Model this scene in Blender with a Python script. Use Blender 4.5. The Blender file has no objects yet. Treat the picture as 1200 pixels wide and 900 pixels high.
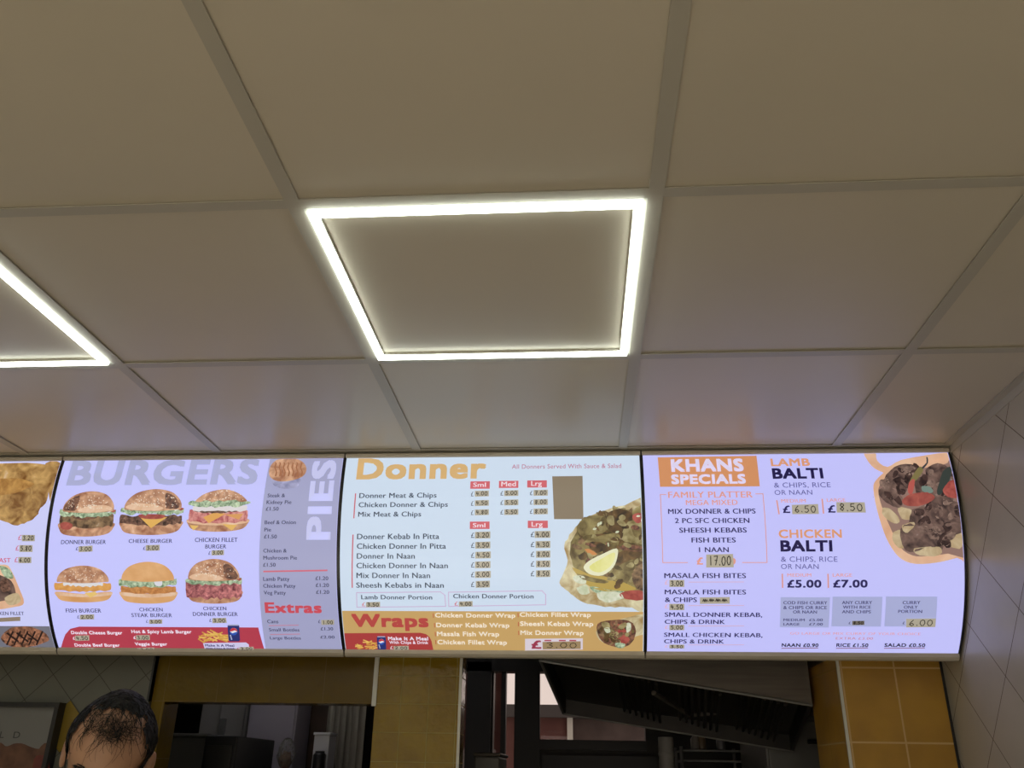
import bpy, bmesh, math, random
from mathutils import Vector, Matrix, noise
random.seed(7)
PI = math.pi
scene = bpy.context.scene
COL = scene.collection

# ------------------------------------------------------------------ camera
CZ = 1.65                                  # eye height above the floor
FPX = 1005.93
CF = Vector((-0.07161, 0.90755, 0.41379))
CR = Vector((0.99731, 0.07161, 0.01552))
CU = Vector((0.01555, -0.41379, 0.91024))
cd = bpy.data.cameras.new('camera'); cam = bpy.data.objects.new('camera', cd); COL.objects.link(cam)
cd.sensor_fit = 'HORIZONTAL'; cd.sensor_width = 36; cd.lens = FPX / 1200 * 36
cd.clip_start = 0.02; cd.clip_end = 200
m = Matrix((CR, CU, -CF)).transposed().to_4x4(); m.translation = Vector((0, 0, CZ)); cam.matrix_world = m
scene.camera = cam

# ------------------------------------------------------------------ world, exposure
w = bpy.data.worlds.new('world'); scene.world = w; w.use_nodes = True
bg = w.node_tree.nodes['Background']; bg.inputs[0].default_value = (0.80, 0.64, 0.58, 1); bg.inputs[1].default_value = 1.15
scene.view_settings.view_transform = 'Standard'; scene.view_settings.look = 'None'
scene.view_settings.exposure = 0.0; scene.view_settings.gamma = 1.0; scene.view_settings.use_curve_mapping = False
STRIP = 9.0                               # radiance of the LED strips
BOARD = 0.80                               # radiance of the lit menu faces

sl = bpy.data.lights.new('sun', 'SUN'); sun = bpy.data.objects.new('sun', sl); COL.objects.link(sun)
sl.energy = 12.0; sl.color = (1.0, .95, .86); sl.angle = math.radians(1.0)   # low sun coming in through the shop front behind the camera
sun.rotation_euler = Vector((.12, .79, -.60)).to_track_quat('-Z', 'Y').to_euler()

# ------------------------------------------------------------------ helpers
def lin(c):
    return tuple(((v / 255) / 12.92 if v / 255 <= 0.04045 else ((v / 255 + 0.055) / 1.055) ** 2.4) for v in c)

def ray(x, y):
    return CF + CR * ((x - 600) / FPX) - CU * ((y - 450) / FPX)

def at(x, y, Y):                           # the point at depth Y seen at a photo pixel
    d = ray(x, y); p = d * (Y / d.y); return Vector((p.x, p.y, p.z + CZ))

def put(name, bm, mats, parent=None, smooth=False):
    me = bpy.data.meshes.new(name); bm.to_mesh(me); bm.free()
    if not isinstance(mats, (list, tuple)): mats = [mats]
    for q in mats: me.materials.append(q)
    if smooth:
        for p in me.polygons: p.use_smooth = True
    o = bpy.data.objects.new(name, me); COL.objects.link(o)
    if parent: o.parent = parent
    return o

def empty(name, loc=(0, 0, 0), rz=0, parent=None):
    o = bpy.data.objects.new(name, None); COL.objects.link(o); o.location = loc; o.rotation_euler = (0, 0, rz)
    o.empty_display_size = 0.1
    if parent: o.parent = parent
    return o

def tag(o, label=None, cat=None, group=None, kind=None):
    if label: o['label'] = label
    if cat: o['category'] = cat
    if group: o['group'] = group
    if kind: o['kind'] = kind
    return o

def box(bm, lo, hi, bev=0, mi=0):
    vs = [bm.verts.new((x, y, z)) for x in (lo[0], hi[0]) for y in (lo[1], hi[1]) for z in (lo[2], hi[2])]
    fs = []
    for q in ((0, 1, 3, 2), (4, 6, 7, 5), (0, 4, 5, 1), (2, 3, 7, 6), (0, 2, 6, 4), (1, 5, 7, 3)):
        f = bm.faces.new([vs[i] for i in q]); f.material_index = mi; fs.append(f)
    if bev:
        es = list({e for f in fs for e in f.edges})
        bmesh.ops.bevel(bm, geom=es, offset=bev, segments=2, affect='EDGES', profile=0.5)

def bx(name, lo, hi, mat, parent=None, bev=0):
    bm = bmesh.new(); box(bm, lo, hi, bev); return put(name, bm, mat, parent)

def hexa(bm, pts):                          # eight corners: four of one end, four of the other, same order
    v = [bm.verts.new(p) for p in pts]
    for q in ((3, 2, 1, 0), (4, 5, 6, 7), (0, 1, 5, 4), (1, 2, 6, 5), (2, 3, 7, 6), (3, 0, 4, 7)):
        bm.faces.new([v[i] for i in q])

def extr(bm, prof, x0, x1):                 # (y, z) profile swept along x
    a = [bm.verts.new((x0, p[0], p[1])) for p in prof]; b = [bm.verts.new((x1, p[0], p[1])) for p in prof]
    n = len(prof); bm.faces.new(a); bm.faces.new(b[::-1])
    for i in range(n): bm.faces.new((a[i], b[i], b[(i + 1) % n], a[(i + 1) % n]))
    bmesh.ops.recalc_face_normals(bm, faces=bm.faces)

def tube(bm, pts, r, n=8, cap=True, r1=None):
    pts = [Vector(p) for p in pts]; rings = []
    for i, p in enumerate(pts):
        d = (pts[min(i + 1, len(pts) - 1)] - pts[max(i - 1, 0)]).normalized()
        a = d.orthogonal().normalized(); b = d.cross(a)
        rr = r if r1 is None else r + (r1 - r) * i / (len(pts) - 1)
        rings.append([bm.verts.new(p + (a * math.cos(2 * PI * k / n) + b * math.sin(2 * PI * k / n)) * rr) for k in range(n)])
    for A, B in zip(rings, rings[1:]):
        # keep rings aligned
        k0 = min(range(n), key=lambda k: (B[k].co - A[0].co).length)
        for k in range(n):
            bm.faces.new((A[k], A[(k + 1) % n], B[(k0 + k + 1) % n], B[(k0 + k) % n]))
        B[:] = B[k0:] + B[:k0]
    if cap: bm.faces.new(rings[0][::-1]); bm.faces.new(rings[-1])

def lathe(bm, prof, c, n=24):
    rings = [[bm.verts.new((c[0] + r * math.cos(2 * PI * k / n), c[1] + r * math.sin(2 * PI * k / n), c[2] + z)) for k in range(n)] for r, z in prof]
    for A, B in zip(rings, rings[1:]):
        for k in range(n): bm.faces.new((A[k], A[(k + 1) % n], B[(k + 1) % n], B[k]))
    bm.faces.new(rings[0][::-1]); bm.faces.new(rings[-1])

# ------------------------------------------------------------------ materials
def mat(name, rgb, rough=0.5, metal=0.0, emit=0.0, ecol=None, spec=None):
    M = bpy.data.materials.new(name); M.use_nodes = True; b = M.node_tree.nodes['Principled BSDF']
    b.inputs['Base Color'].default_value = (*rgb, 1); b.inputs['Roughness'].default_value = rough; b.inputs['Metallic'].default_value = metal
    if spec is not None: b.inputs['Specular IOR Level'].default_value = spec
    if emit:
        b.inputs['Emission Color'].default_value = (*(ecol or rgb), 1); b.inputs['Emission Strength'].default_value = emit
    return M

def N(M, t, **kw):
    n = M.node_tree.nodes.new(t)
    for k, v in kw.items(): setattr(n, k, v)
    return n

def mottled(name, c1, c2, scale, rough=0.5, metal=0.0, bump=0.0, detail=4, stretch=None):
    M = mat(name, c1, rough, metal); L = M.node_tree.links; b = M.node_tree.nodes['Principled BSDF']
    tc = N(M, 'ShaderNodeTexCoord'); nz = N(M, 'ShaderNodeTexNoise'); nz.inputs['Scale'].default_value = scale; nz.inputs['Detail'].default_value = detail
    mp = N(M, 'ShaderNodeMapping'); L.new(tc.outputs['Object'], mp.inputs[0])
    if stretch: mp.inputs['Scale'].default_value = stretch
    L.new(mp.outputs[0], nz.inputs['Vector'])
    r = N(M, 'ShaderNodeValToRGB'); r.color_ramp.elements[0].position = .35; r.color_ramp.elements[1].position = .65
    r.color_ramp.elements[0].color = (*c1, 1); r.color_ramp.elements[1].color = (*c2, 1)
    L.new(nz.outputs[0], r.inputs[0]); L.new(r.outputs[0], b.inputs['Base Color'])
    if bump:
        bp = N(M, 'ShaderNodeBump'); bp.inputs['Strength'].default_value = bump; bp.inputs['Distance'].default_value = 0.002
        L.new(nz.outputs[0], bp.inputs['Height']); L.new(bp.outputs[0], b.inputs['Normal'])
    return M

def tiles(name, c1, c2, grout, du, u0, pu, dv, v0, pv, gw, rough, glaze=0.0, gscale=30):
    """glazed tiles: two families of grout lines, along directions du and dv"""
    M = mottled(name, c1, c2, 9.0, rough); T = M.node_tree; L = T.links; b = T.nodes['Principled BSDF']
    geo = N(M, 'ShaderNodeNewGeometry'); masks = []
    for d, o, p in ((du, u0, pu), (dv, v0, pv)):
        dot = N(M, 'ShaderNodeVectorMath', operation='DOT_PRODUCT'); L.new(geo.outputs['Position'], dot.inputs[0]); dot.inputs[1].default_value = d
        s = N(M, 'ShaderNodeMath', operation='SUBTRACT'); L.new(dot.outputs['Value'], s.inputs[0]); s.inputs[1].default_value = o - p * 40
        dv_ = N(M, 'ShaderNodeMath', operation='DIVIDE'); L.new(s.outputs[0], dv_.inputs[0]); dv_.inputs[1].default_value = p
        fr = N(M, 'ShaderNodeMath', operation='FRACT'); L.new(dv_.outputs[0], fr.inputs[0])
        s5 = N(M, 'ShaderNodeMath', operation='SUBTRACT'); L.new(fr.outputs[0], s5.inputs[0]); s5.inputs[1].default_value = .5
        ab = N(M, 'ShaderNodeMath', operation='ABSOLUTE'); L.new(s5.outputs[0], ab.inputs[0])
        gt = N(M, 'ShaderNodeMath', operation='GREATER_THAN'); L.new(ab.outputs[0], gt.inputs[0]); gt.inputs[1].default_value = .5 - gw / p / 2
        masks.append(gt)
    mx = N(M, 'ShaderNodeMath', operation='MAXIMUM'); L.new(masks[0].outputs[0], mx.inputs[0]); L.new(masks[1].outputs[0], mx.inputs[1])
    mix = N(M, 'ShaderNodeMix', data_type='RGBA')
    src = b.inputs['Base Color'].links[0].from_socket
    L.new(mx.outputs[0], mix.inputs['Factor']); L.new(src, mix.inputs['A']); mix.inputs['B'].default_value = (*grout, 1)
    L.new(mix.outputs['Result'], b.inputs['Base Color'])
    rr = N(M, 'ShaderNodeMapRange'); L.new(mx.outputs[0], rr.inputs[0]); rr.inputs[3].default_value = rough; rr.inputs[4].default_value = .8
    L.new(rr.outputs[0], b.inputs['Roughness'])
    bp = N(M, 'ShaderNodeBump', invert=True); bp.inputs['Strength'].default_value = .5; bp.inputs['Distance'].default_value = .002
    L.new(mx.outputs[0], bp.inputs['Height'])
    if glaze:
        nz = N(M, 'ShaderNodeTexNoise'); nz.inputs['Scale'].default_value = gscale; nz.inputs['Detail'].default_value = 2
        L.new(geo.outputs['Position'], nz.inputs['Vector'])
        b2 = N(M, 'ShaderNodeBump'); b2.inputs['Strength'].default_value = glaze; b2.inputs['Distance'].default_value = .004
        L.new(nz.outputs[0], b2.inputs['Height']); L.new(bp.outputs[0], b2.inputs['Normal']); L.new(b2.outputs[0], b.inputs['Normal'])
    else: L.new(bp.outputs[0], b.inputs['Normal'])
    return M

m_ceil = mottled('ceiling_vinyl', (.62, .565, .47), (.60, .55, .455), 3.0, .34)
m_bar = mat('grid_bar_enamel', (.47, .445, .385), .4)
m_plaster = mottled('plaster', (.60, .56, .48), (.57, .53, .45), 4, .7)
m_floor = tiles('floor_tile', (.60, .53, .42), (.55, .49, .39), (.25, .22, .18), (1, 0, 0), 0, .4, (0, 1, 0), 0, .4, .006, .35)
m_wtile = tiles('cream_diagonal_tile', (.47, .43, .355), (.435, .40, .33), (.13, .09, .06), (0, 1, 1), 2.555 + CZ, .285, (0, 1, -1), 1.235 - CZ, .28, .0032, .3)
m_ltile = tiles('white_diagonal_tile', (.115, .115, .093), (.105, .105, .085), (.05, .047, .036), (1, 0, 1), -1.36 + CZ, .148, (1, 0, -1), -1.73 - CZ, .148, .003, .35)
m_ytile = tiles('yellow_wall_tile', (.265, .175, .010), (.215, .135, .008), (.32, .26, .08), (1, 0, 0), -.444, .0825, (0, 0, 1), .185 + CZ, .079, .0028, .12, .5, 38)
m_ytile2 = tiles('amber_wall_tile', (.45, .25, .034), (.37, .20, .030), (.56, .38, .16), (1, 0, 0), .914, .15, (0, 0, 1), .298 + CZ, .201, .005, .3)
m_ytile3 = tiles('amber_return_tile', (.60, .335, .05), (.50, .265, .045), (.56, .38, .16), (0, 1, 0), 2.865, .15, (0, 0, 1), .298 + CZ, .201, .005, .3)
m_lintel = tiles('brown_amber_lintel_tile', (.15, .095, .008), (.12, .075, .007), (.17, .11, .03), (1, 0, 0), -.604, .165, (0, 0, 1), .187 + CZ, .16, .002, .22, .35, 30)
m_ytile.node_tree.nodes['Principled BSDF'].inputs['Specular IOR Level'].default_value = .32
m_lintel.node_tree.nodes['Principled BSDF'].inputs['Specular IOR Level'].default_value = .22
m_yplain = mottled('yellow_glaze', (.22, .15, .02), (.18, .12, .016), 12, .25)
m_trim = mat('white_edge_trim', (.62, .62, .56), .4)
m_rail = mottled('champagne_metal', (.58, .53, .44), (.54, .49, .41), 6, .4, .1)
m_black = mat('black_plastic', (.012, .012, .014), .35)
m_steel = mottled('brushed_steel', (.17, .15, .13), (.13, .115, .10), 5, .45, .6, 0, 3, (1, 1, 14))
m_dark = mottled('dark_steel', (.022, .02, .018), (.035, .03, .026), 8, .45, .4)  # near-black mottled metal, also used on the kitchen walls
m_frame = mat('dark_window_frame', (.018, .017, .016), .4)
m_strip = mat('led_diffuser', (.9, .9, .85), .5, 0, STRIP, (.93, 1.0, .89))
m_brick = mottled('red_brick', (.105, .04, .035), (.15, .065, .055), 6, .85)
m_roof = mat('grey_roof', (.075, .068, .066), .8)
m_pave = mat('paving', (.35, .33, .31), .8)
m_grey = mottled('grey_painted_metal', (.20, .20, .19), (.17, .17, .165), 3, .4, .2)
m_lilac = mottled('pale_door_laminate', (.44, .41, .47), (.40, .37, .43), 2, .35)
m_pale = mottled('pale_grey_laminate', (.36, .35, .33), (.31, .30, .29), 3, .4)
m_brown = mottled('brown_wood', (.085, .05, .032), (.06, .035, .024), 10, .5)
m_skin = mottled('skin', (.47, .265, .165), (.43, .235, .145), 40, .45, 0, .15)
m_hair = mat('black_hair', (.010, .009, .009), .6, 0, 0, None, .25)
m_cloth = mottled('dark_cotton', (.03, .03, .035), (.04, .04, .045), 60, .9)
m_denim = mottled('dark_trousers', (.02, .022, .03), (.03, .032, .04), 60, .9)
m_eye = mat('eye_white', (.75, .72, .68), .2)

def glass_mat():
    M = bpy.data.materials.new('window_glass'); M.use_nodes = True; T = M.node_tree; T.nodes.clear()
    o = T.nodes.new('ShaderNodeOutputMaterial'); mx = T.nodes.new('ShaderNodeMixShader'); tr = T.nodes.new('ShaderNodeBsdfTransparent'); gl = T.nodes.new('ShaderNodeBsdfGlossy')
    gl.inputs['Roughness'].default_value = .02; lw = T.nodes.new('ShaderNodeFresnel'); lw.inputs[0].default_value = 1.45
    tr.inputs[0].default_value = (.95, .96, .95, 1)
    T.links.new(lw.outputs[0], mx.inputs[0]); T.links.new(tr.outputs[0], mx.inputs[1]); T.links.new(gl.outputs[0], mx.inputs[2]); T.links.new(mx.outputs[0], o.inputs[0])
    return M
m_glass = glass_mat()

# ================================================================== ROOM SHELL
XL, XR, YB, YW, YK = -3.3, 1.055, -3.1, 2.68, 5.2
HC = .8639 + CZ
gx = [-.4617 + .6 * k for k in range(-5, 3)]
gy = [1.1497 + .6 * j for j in range(-7, 3)]
tag(bx('floor', (XL - .1, YB - .1, -.1), (XR + .1, YK + .1, 0), m_floor), kind='structure')
ceiling = tag(bx('ceiling', (XL - .1, YB - .1, HC + .012), (XR + .1, YK + .1, HC + .12), m_plaster), kind='structure')
xs = [XL] + [x for x in gx if XL + .05 < x < XR - .02] + [XR]
ys = [YB] + [y for y in gy if YB + .05 < y < YW - .05] + [YW]
for i in range(len(xs) - 1):
    for j in range(len(ys) - 1):
        bx('ceiling_tile', (xs[i] + .0015, ys[j] + .0015, HC), (xs[i + 1] - .0015, ys[j + 1] - .0015, HC + .011), m_ceil, ceiling, .0012)
for x in xs[1:-1]:
    bm = bmesh.new(); box(bm, (x - .0125, YB, HC - .004), (x + .0125, YW, HC - .0022)); box(bm, (x - .008, YB, HC - .0022), (x + .008, YW, HC - .0002)); put('grid_bar', bm, m_bar, ceiling)
for y in ys[1:-1]:
    for i in range(len(xs) - 1):
        bm = bmesh.new(); box(bm, (xs[i] + .0125, y - .012, HC - .0038), (xs[i + 1] - .0125, y + .012, HC - .002)); box(bm, (xs[i] + .0125, y - .008, HC - .002), (xs[i + 1] - .0125, y + .008, HC - .0002)); put('grid_bar', bm, m_bar, ceiling)
bm = bmesh.new(); box(bm, (XR - .022, YB, HC - .004), (XR, YW, HC - .001)); box(bm, (XR - .003, YB, HC - .024), (XR, YW, HC - .004)); put('edge_angle', bm, m_bar, ceiling)

tag(bx('wall_right', (XR, YB - .1, 0), (XR + .1, YK + .1, HC + .012), m_wtile), kind='structure')
tag(bx('wall_left', (XL - .1, YB - .1, 0), (XL, YK + .1, HC + .012), m_plaster), kind='structure')
# shop front behind the camera: a wall with a wide window
bm = bmesh.new()
box(bm, (XL, YB - .1, 0), (XR, YB, .7)); box(bm, (XL, YB - .1, 2.42), (XR, YB, HC + .012)); box(bm, (XL, YB - .1, .7), (-2.9, YB, 2.42)); box(bm, (.7, YB - .1, .7), (XR, YB, 2.42))
tag(put('wall_back', bm, m_plaster), kind='structure')
win2 = empty('window_2', (0, 0, 0)); tag(win2, kind='structure')
bm = bmesh.new()
for x in (-2.9, -1.12, .66): box(bm, (x, YB - .07, .7), (x + .04, YB - .03, 2.42))
for z in (.7, 2.38): box(bm, (-2.86, YB - .07, z), (.66, YB - .03, z + .04))
put('window_frame', bm, m_frame, win2)
bx('window_pane', (-2.86, YB - .054, .74), (.66, YB - .05, 2.38), m_glass, win2)

# wall that carries the menu boards, with the pillars and the lintel that show under them
wf = tag(bx('wall_front', (XL, YW, .33 + CZ), (XR, YW + .12, HC + .012), m_plaster), kind='structure')
zT = .33 + CZ; YLN = 2.70
PX0, PX1 = -.604, -.350                     # middle pillar
bx('tiled_pillar', (PX0, YW, 0), (PX1, YW + .12, zT), m_ytile, wf)
bx('corner_trim', (PX1 - .004, YW - .003, 0), (PX1 + .004, YW + .004, zT), m_trim, wf)
bx('corner_trim', (PX0 - .009, YW - .006, .178 + CZ), (PX0 + .004, YW + .002, zT), m_trim, wf)
lx = at(178, 800, YLN).x; lz = at(300, 823.5, YLN).z
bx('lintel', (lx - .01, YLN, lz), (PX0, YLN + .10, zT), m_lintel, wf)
bx('seam_trim', (-1.306, YW - .002, lz), (-1.300, YW + .02, zT), m_black, wf)

CX0 = .755                                   # right-hand pillar, front face and deep return
bm = bmesh.new(); box(bm, (CX0, YW, 0), (XR - .012, 3.02, zT)); 
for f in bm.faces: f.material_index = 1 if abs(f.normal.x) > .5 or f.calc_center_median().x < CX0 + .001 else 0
put('tiled_pillar', bm, [m_ytile2, m_ytile3], wf)
bx('corner_trim', (CX0 - .004, YW - .003, 0), (CX0 + .004, YW + .004, zT), m_trim, wf)
bx('shadow_gap', (XR - .012, YW + .01, 0), (XR, 3.0, zT), m_black, wf)
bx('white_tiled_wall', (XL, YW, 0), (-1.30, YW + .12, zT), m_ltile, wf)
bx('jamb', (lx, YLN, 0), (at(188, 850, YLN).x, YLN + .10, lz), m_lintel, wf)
tag(bx('light_blocker_wall', (-.57, YW + .12, 0), (-.53, 4.1, HC + .012), m_dark), kind='structure')  # unseen wall added so the kitchen fill light stays off the right side
# yellow diamond tile in the white wall
bm = bmesh.new(); ax, az = -1.545, .183 + CZ
d = .072
q = [(ax, az), (ax + d, az - d), (ax, az - 2 * d), (ax - d, az - d)]
v = [bm.verts.new((x, YW - .003, z)) for x, z in q] + [bm.verts.new((x, YW, z)) for x, z in q]
bm.faces.new(v[:4]); bm.faces.new(v[:3:-1])
for i in range(4): bm.faces.new((v[i], v[4 + i], v[4 + (i + 1) % 4], v[(i + 1) % 4]))
bmesh.ops.recalc_face_normals(bm, faces=bm.faces); put('diamond_tile', bm, m_yplain, wf)

# kitchen back wall with its window to the yard
WX0, WX1 = at(577.5, 850, YK).x, at(756, 850, YK).x
WZ0, WZ1 = at(650, 867, YK).z, at(630, 787.5, YK).z
SX0, SX1 = at(540, 820, YK).x, at(548, 820, YK).x
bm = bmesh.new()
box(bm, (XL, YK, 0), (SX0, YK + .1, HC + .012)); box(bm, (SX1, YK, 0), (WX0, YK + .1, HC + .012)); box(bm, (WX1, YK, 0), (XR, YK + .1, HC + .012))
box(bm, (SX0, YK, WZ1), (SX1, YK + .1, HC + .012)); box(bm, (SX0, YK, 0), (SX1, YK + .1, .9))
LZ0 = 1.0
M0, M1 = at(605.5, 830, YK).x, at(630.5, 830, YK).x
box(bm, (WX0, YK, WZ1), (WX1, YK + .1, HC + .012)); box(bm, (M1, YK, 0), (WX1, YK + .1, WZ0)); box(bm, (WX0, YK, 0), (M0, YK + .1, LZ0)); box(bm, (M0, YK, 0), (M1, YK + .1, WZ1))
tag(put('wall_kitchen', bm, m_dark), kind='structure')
win = empty('window_1', (0, 0, 0)); tag(win, kind='structure')
bm = bmesh.new()
f0, f1 = at(587.5, 830, YK).x, at(593, 830, YK).x
box(bm, (f0, YK - .03, LZ0), (f1, YK + .05, WZ1)); box(bm, (M0 - .01, YK - .04, LZ0), (M1 + .012, YK, WZ1)); box(bm, (WX0 - .15, YK - .04, LZ0), (WX0 - .01, YK, WZ1 + .05))
box(bm, (WX0 - .15, YK - .04, WZ1 - .002), (WX1, YK, WZ1 + .1)); box(bm, (M1, YK - .05, WZ0 - .05), (WX1, YK, WZ0))
put('window_frame', bm, m_frame, win, )
bx('window_pane', (M1, YK + .03, WZ0), (WX1, YK + .034, WZ1), m_glass, win)
bx('window_pane', (WX0, YK + .03, LZ0), (M0, YK + .034, WZ1), m_glass, win)
bx('window_pane', (SX0, YK + .03, .9), (SX1, YK + .034, WZ1), m_glass, win)
bm = bmesh.new(); p = at(640, 871, YK - .03); box(bm, (p.x - .02, YK - .06, 0), (WX1 + .05, YK - .01, p.z - .06)); put('door_panel', bm, m_frame, win)
# outside: unseen block added above the shop to keep the sun off the yard
tag(bx('sun_blocker', (XL - .1, YB - .1, HC + .125), (XR + .1, YK + .1, 9.0), m_brick), kind='structure')
tag(bx('ground_outside', (-14, YK + .1, -.2), (14, 24, -.02), m_pave), kind='structure')
tag(bx('pavement_outside', (-14, -14, -.2), (14, YB - .1, -.02), m_pave), kind='structure')
YO = 10.0
zr = at(640, 841, YO).z; zq = at(640, 826.5, YO).z
bld = empty('brick_building', (0, YO, 0)); tag(bld, 'red brick building with grey flat roof seen outside the kitchen window', 'building')
def bxl(name, lo, hi, mt, par, bev=0):
    L = par.location; return bx(name, [a - b for a, b in zip(lo, L)], [a - b for a, b in zip(hi, L)], mt, par, bev)
x7 = at(668, 850, YO).x
bxl('wall', (-3, YO, -.02), (x7, YO + 3, zr), m_brick, bld)
bxl('wall', (x7, YO + .2, -.02), (4, YO + 3, zr + .02), mottled('pale_brick', (.12, .09, .085), (.16, .12, .11), 6, .85), bld)
bxl('roof', (-3.1, YO - .1, zr), (4, YO + 3.1, zq), m_roof, bld)
bxl('drainpipe', (x7 - .03, YO - .06, -.02), (x7 + .03, YO, zr), m_trim, bld)
x1 = at(578, 850, 6.2).x; x2 = at(588, 850, 6.2).x
tag(bx('brick_pier', (x1 - .2, 6.2, -.02), (x2, 6.5, 2.9), m_brick), 'narrow red brick pier outside the left kitchen window pane', 'pier')

# ================================================================== CEILING LIGHTS
def ceiling_light(k, j, label, group=None):
    x0, y0 = -.4617 + .6 * k, 1.1497 + .6 * j
    o = empty('ceiling_light', (x0 + .3, y0 + .3, HC - .004)); tag(o, label, 'ceiling light', group)
    a, b2, c = .3 - .0190, .3 - .0325, .3 - .0350
    def ring(bm, r1, r2, z0, z1):
        for lo, hi in (((-r1, -r1), (r1, -r2)), ((-r1, r2), (r1, r1)), ((-r1, -r2), (-r2, r2)), ((r2, -r2), (r1, r2))):
            box(bm, (lo[0], lo[1], z0), (hi[0], hi[1], z1))
    bm = bmesh.new(); ring(bm, a, b2, -.0062, .003); put('light_strip', bm, m_strip, o)
    bm = bmesh.new(); ring(bm, b2, c, -.0010, .0038); put('inner_rim', bm, m_trim, o)
    bm = bmesh.new(); ring(bm, .3 - .0128, a, .0000, .0035); put('outer_rim', bm, m_trim, o)
    return o
ceiling_light(0, 0, 'square LED frame light in the ceiling above the donner menu board')
ceiling_light(-2, 0, 'square LED frame light at the left edge, cut off by the picture')
for k in (0, -2, -4):
    for j in (-2, -4, -6):
        ceiling_light(k, j, 'square LED frame light in the ceiling behind the camera', 'ceiling lights behind the camera')
ceiling_light(-4, 0, 'square LED frame light beyond the left edge of the picture')

# ================================================================== MENU BOARDS
RA, YC, ZC = .594, 2.944, .76 + CZ
A0 = math.asin(.082 / RA); TL = RA * (A0 + math.radians(48.1))
def face_pt(X, t, off=0.0):
    a = A0 - t / RA; return (X, YC - (RA + off) * math.cos(a), ZC + (RA + off) * math.sin(a))
def st(x, y, left):                          # photo pixel -> distance along / down the curved face
    d = ray(x, y); o = Vector((0, 0, CZ))
    oy, oz = o.y - YC, o.z - ZC
    A = d.y ** 2 + d.z ** 2; B = oy * d.y + oz * d.z; C = oy ** 2 + oz ** 2 - RA ** 2
    k = (-B - math.sqrt(max(B * B - A * C, 0))) / A; p = o + d * k
    return Vector((p.x - left, RA * (A0 - math.atan2(p.z - ZC, YC - p.y))))
VIEWS = dict(c1=(0, 520, 3.4636), c2=(60, 530, 6.6667), c3=(60, 640, 6.6667), c4=(210, 530, 6), c5=(210, 640, 6), c6=(400, 520, 6.6667), c7=(400, 600, 5.294),
             c8=(570, 520, 6), d1=(570, 600, 5.295), d2=(750, 520, 6.925), d3=(750, 640, 6.43), d4=(890, 520, 4.8), d5=(890, 640, 4.8), a=(0, 0, 1))
_inks = {}
def ink(rgb):
    if rgb not in _inks:
        c = lin(rgb); _inks[rgb] = mat('print_%02x%02x%02x' % rgb, tuple(v * .35 for v in c), .35, 0, BOARD, c)
    return _inks[rgb]
def food(name, cols, scale, detail=5, dist=.6):
    M = mat(name, (.1, .1, .1), .35); b = M.node_tree.nodes['Principled BSDF']; L = M.node_tree.links
    tc = N(M, 'ShaderNodeTexCoord'); nz = N(M, 'ShaderNodeTexNoise'); nz.inputs['Scale'].default_value = scale; nz.inputs['Detail'].default_value = detail; nz.inputs['Distortion'].default_value = dist
    L.new(tc.outputs['Object'], nz.inputs['Vector']); r = N(M, 'ShaderNodeValToRGB'); e = r.color_ramp.elements
    n = len(cols)
    for i, c in enumerate(cols):
        pos = .32 + .36 * i / (n - 1)
        el = e[0] if i == 0 else (e[1] if i == n - 1 else None)
        if el: el.position = pos
        else: el = e.new(pos)
        el.color = (*lin(c), 1)
    L.new(nz.outputs[0], r.inputs[0])
    L.new(r.outputs[0], b.inputs['Emission Color']); b.inputs['Emission Strength'].default_value = BOARD
    mul = N(M, 'ShaderNodeMix', data_type='RGBA'); mul.inputs['Factor'].default_value = .65; L.new(r.outputs[0], mul.inputs['A']); mul.inputs['B'].default_value = (0, 0, 0, 1)
    L.new(mul.outputs['Result'], b.inputs['Base Color']); return M
f_bun = food('bun_print', [(158, 104, 78), (198, 142, 104), (224, 178, 144)], 40)
f_bunlight = food('bun_light_print', [(222, 178, 140), (236, 204, 178)], 40)
f_bunplain = food('plain_bun_print', [(214, 156, 100), (232, 184, 132)], 14)
f_bundark = food('toasted_print', [(70, 48, 48), (120, 80, 66), (150, 104, 80)], 90)
f_patty = food('beef_print', [(54, 36, 32), (104, 72, 60), (140, 104, 88)], 110)
f_donner = food('donner_print', [(66, 48, 40), (120, 94, 68), (160, 130, 96)], 60)
f_crumb = food('crumb_print', [(176, 112, 64), (214, 152, 92)], 90)
f_fish = food('fish_print', [(206, 140, 78), (232, 176, 100)], 40)
f_bacon = food('bacon_print', [(170, 66, 78), (206, 104, 110), (232, 170, 160)], 80)
f_pink = food('pink_meat_print', [(106, 48, 58), (186, 96, 104), (220, 140, 140)], 90)
f_lett = food('lettuce_print', [(84, 118, 84), (142, 178, 122), (206, 222, 190)], 110)
f_tom = food('tomato_print', [(150, 66, 62), (184, 96, 86)], 60)
f_chip = food('chip_print', [(206, 152, 66), (238, 200, 110)], 90)
f_naan = food('naan_print', [(168, 140, 92), (214, 200, 152), (232, 226, 190)], 26)
f_meat = food('kebab_slice_print', [(88, 72, 44), (126, 110, 66), (160, 146, 96)], 32)
f_meat2 = food('dark_slice_print', [(44, 36, 30), (84, 66, 44), (120, 92, 56)], 36)
f_onion = food('onion_print', [(196, 204, 170), (230, 232, 214)], 60)
f_lemon = food('lemon_print', [(226, 224, 138), (238, 236, 170)], 30)
f_lamb = food('lamb_print', [(46, 34, 36), (92, 70, 64), (132, 106, 96)], 40)
f_fry = food('chicken_print', [(120, 78, 36), (176, 128, 66), (206, 166, 104)], 30, 6)
f_grill = food('grilled_print', [(40, 26, 22), (150, 90, 70), (190, 130, 100)], 70, 4)
f_tray = food('tray_print', [(222, 172, 138), (236, 196, 164)], 14)
f_lamb2 = food('lamb_light_print', [(84, 64, 60), (128, 102, 92), (160, 134, 120)], 60)
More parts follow.
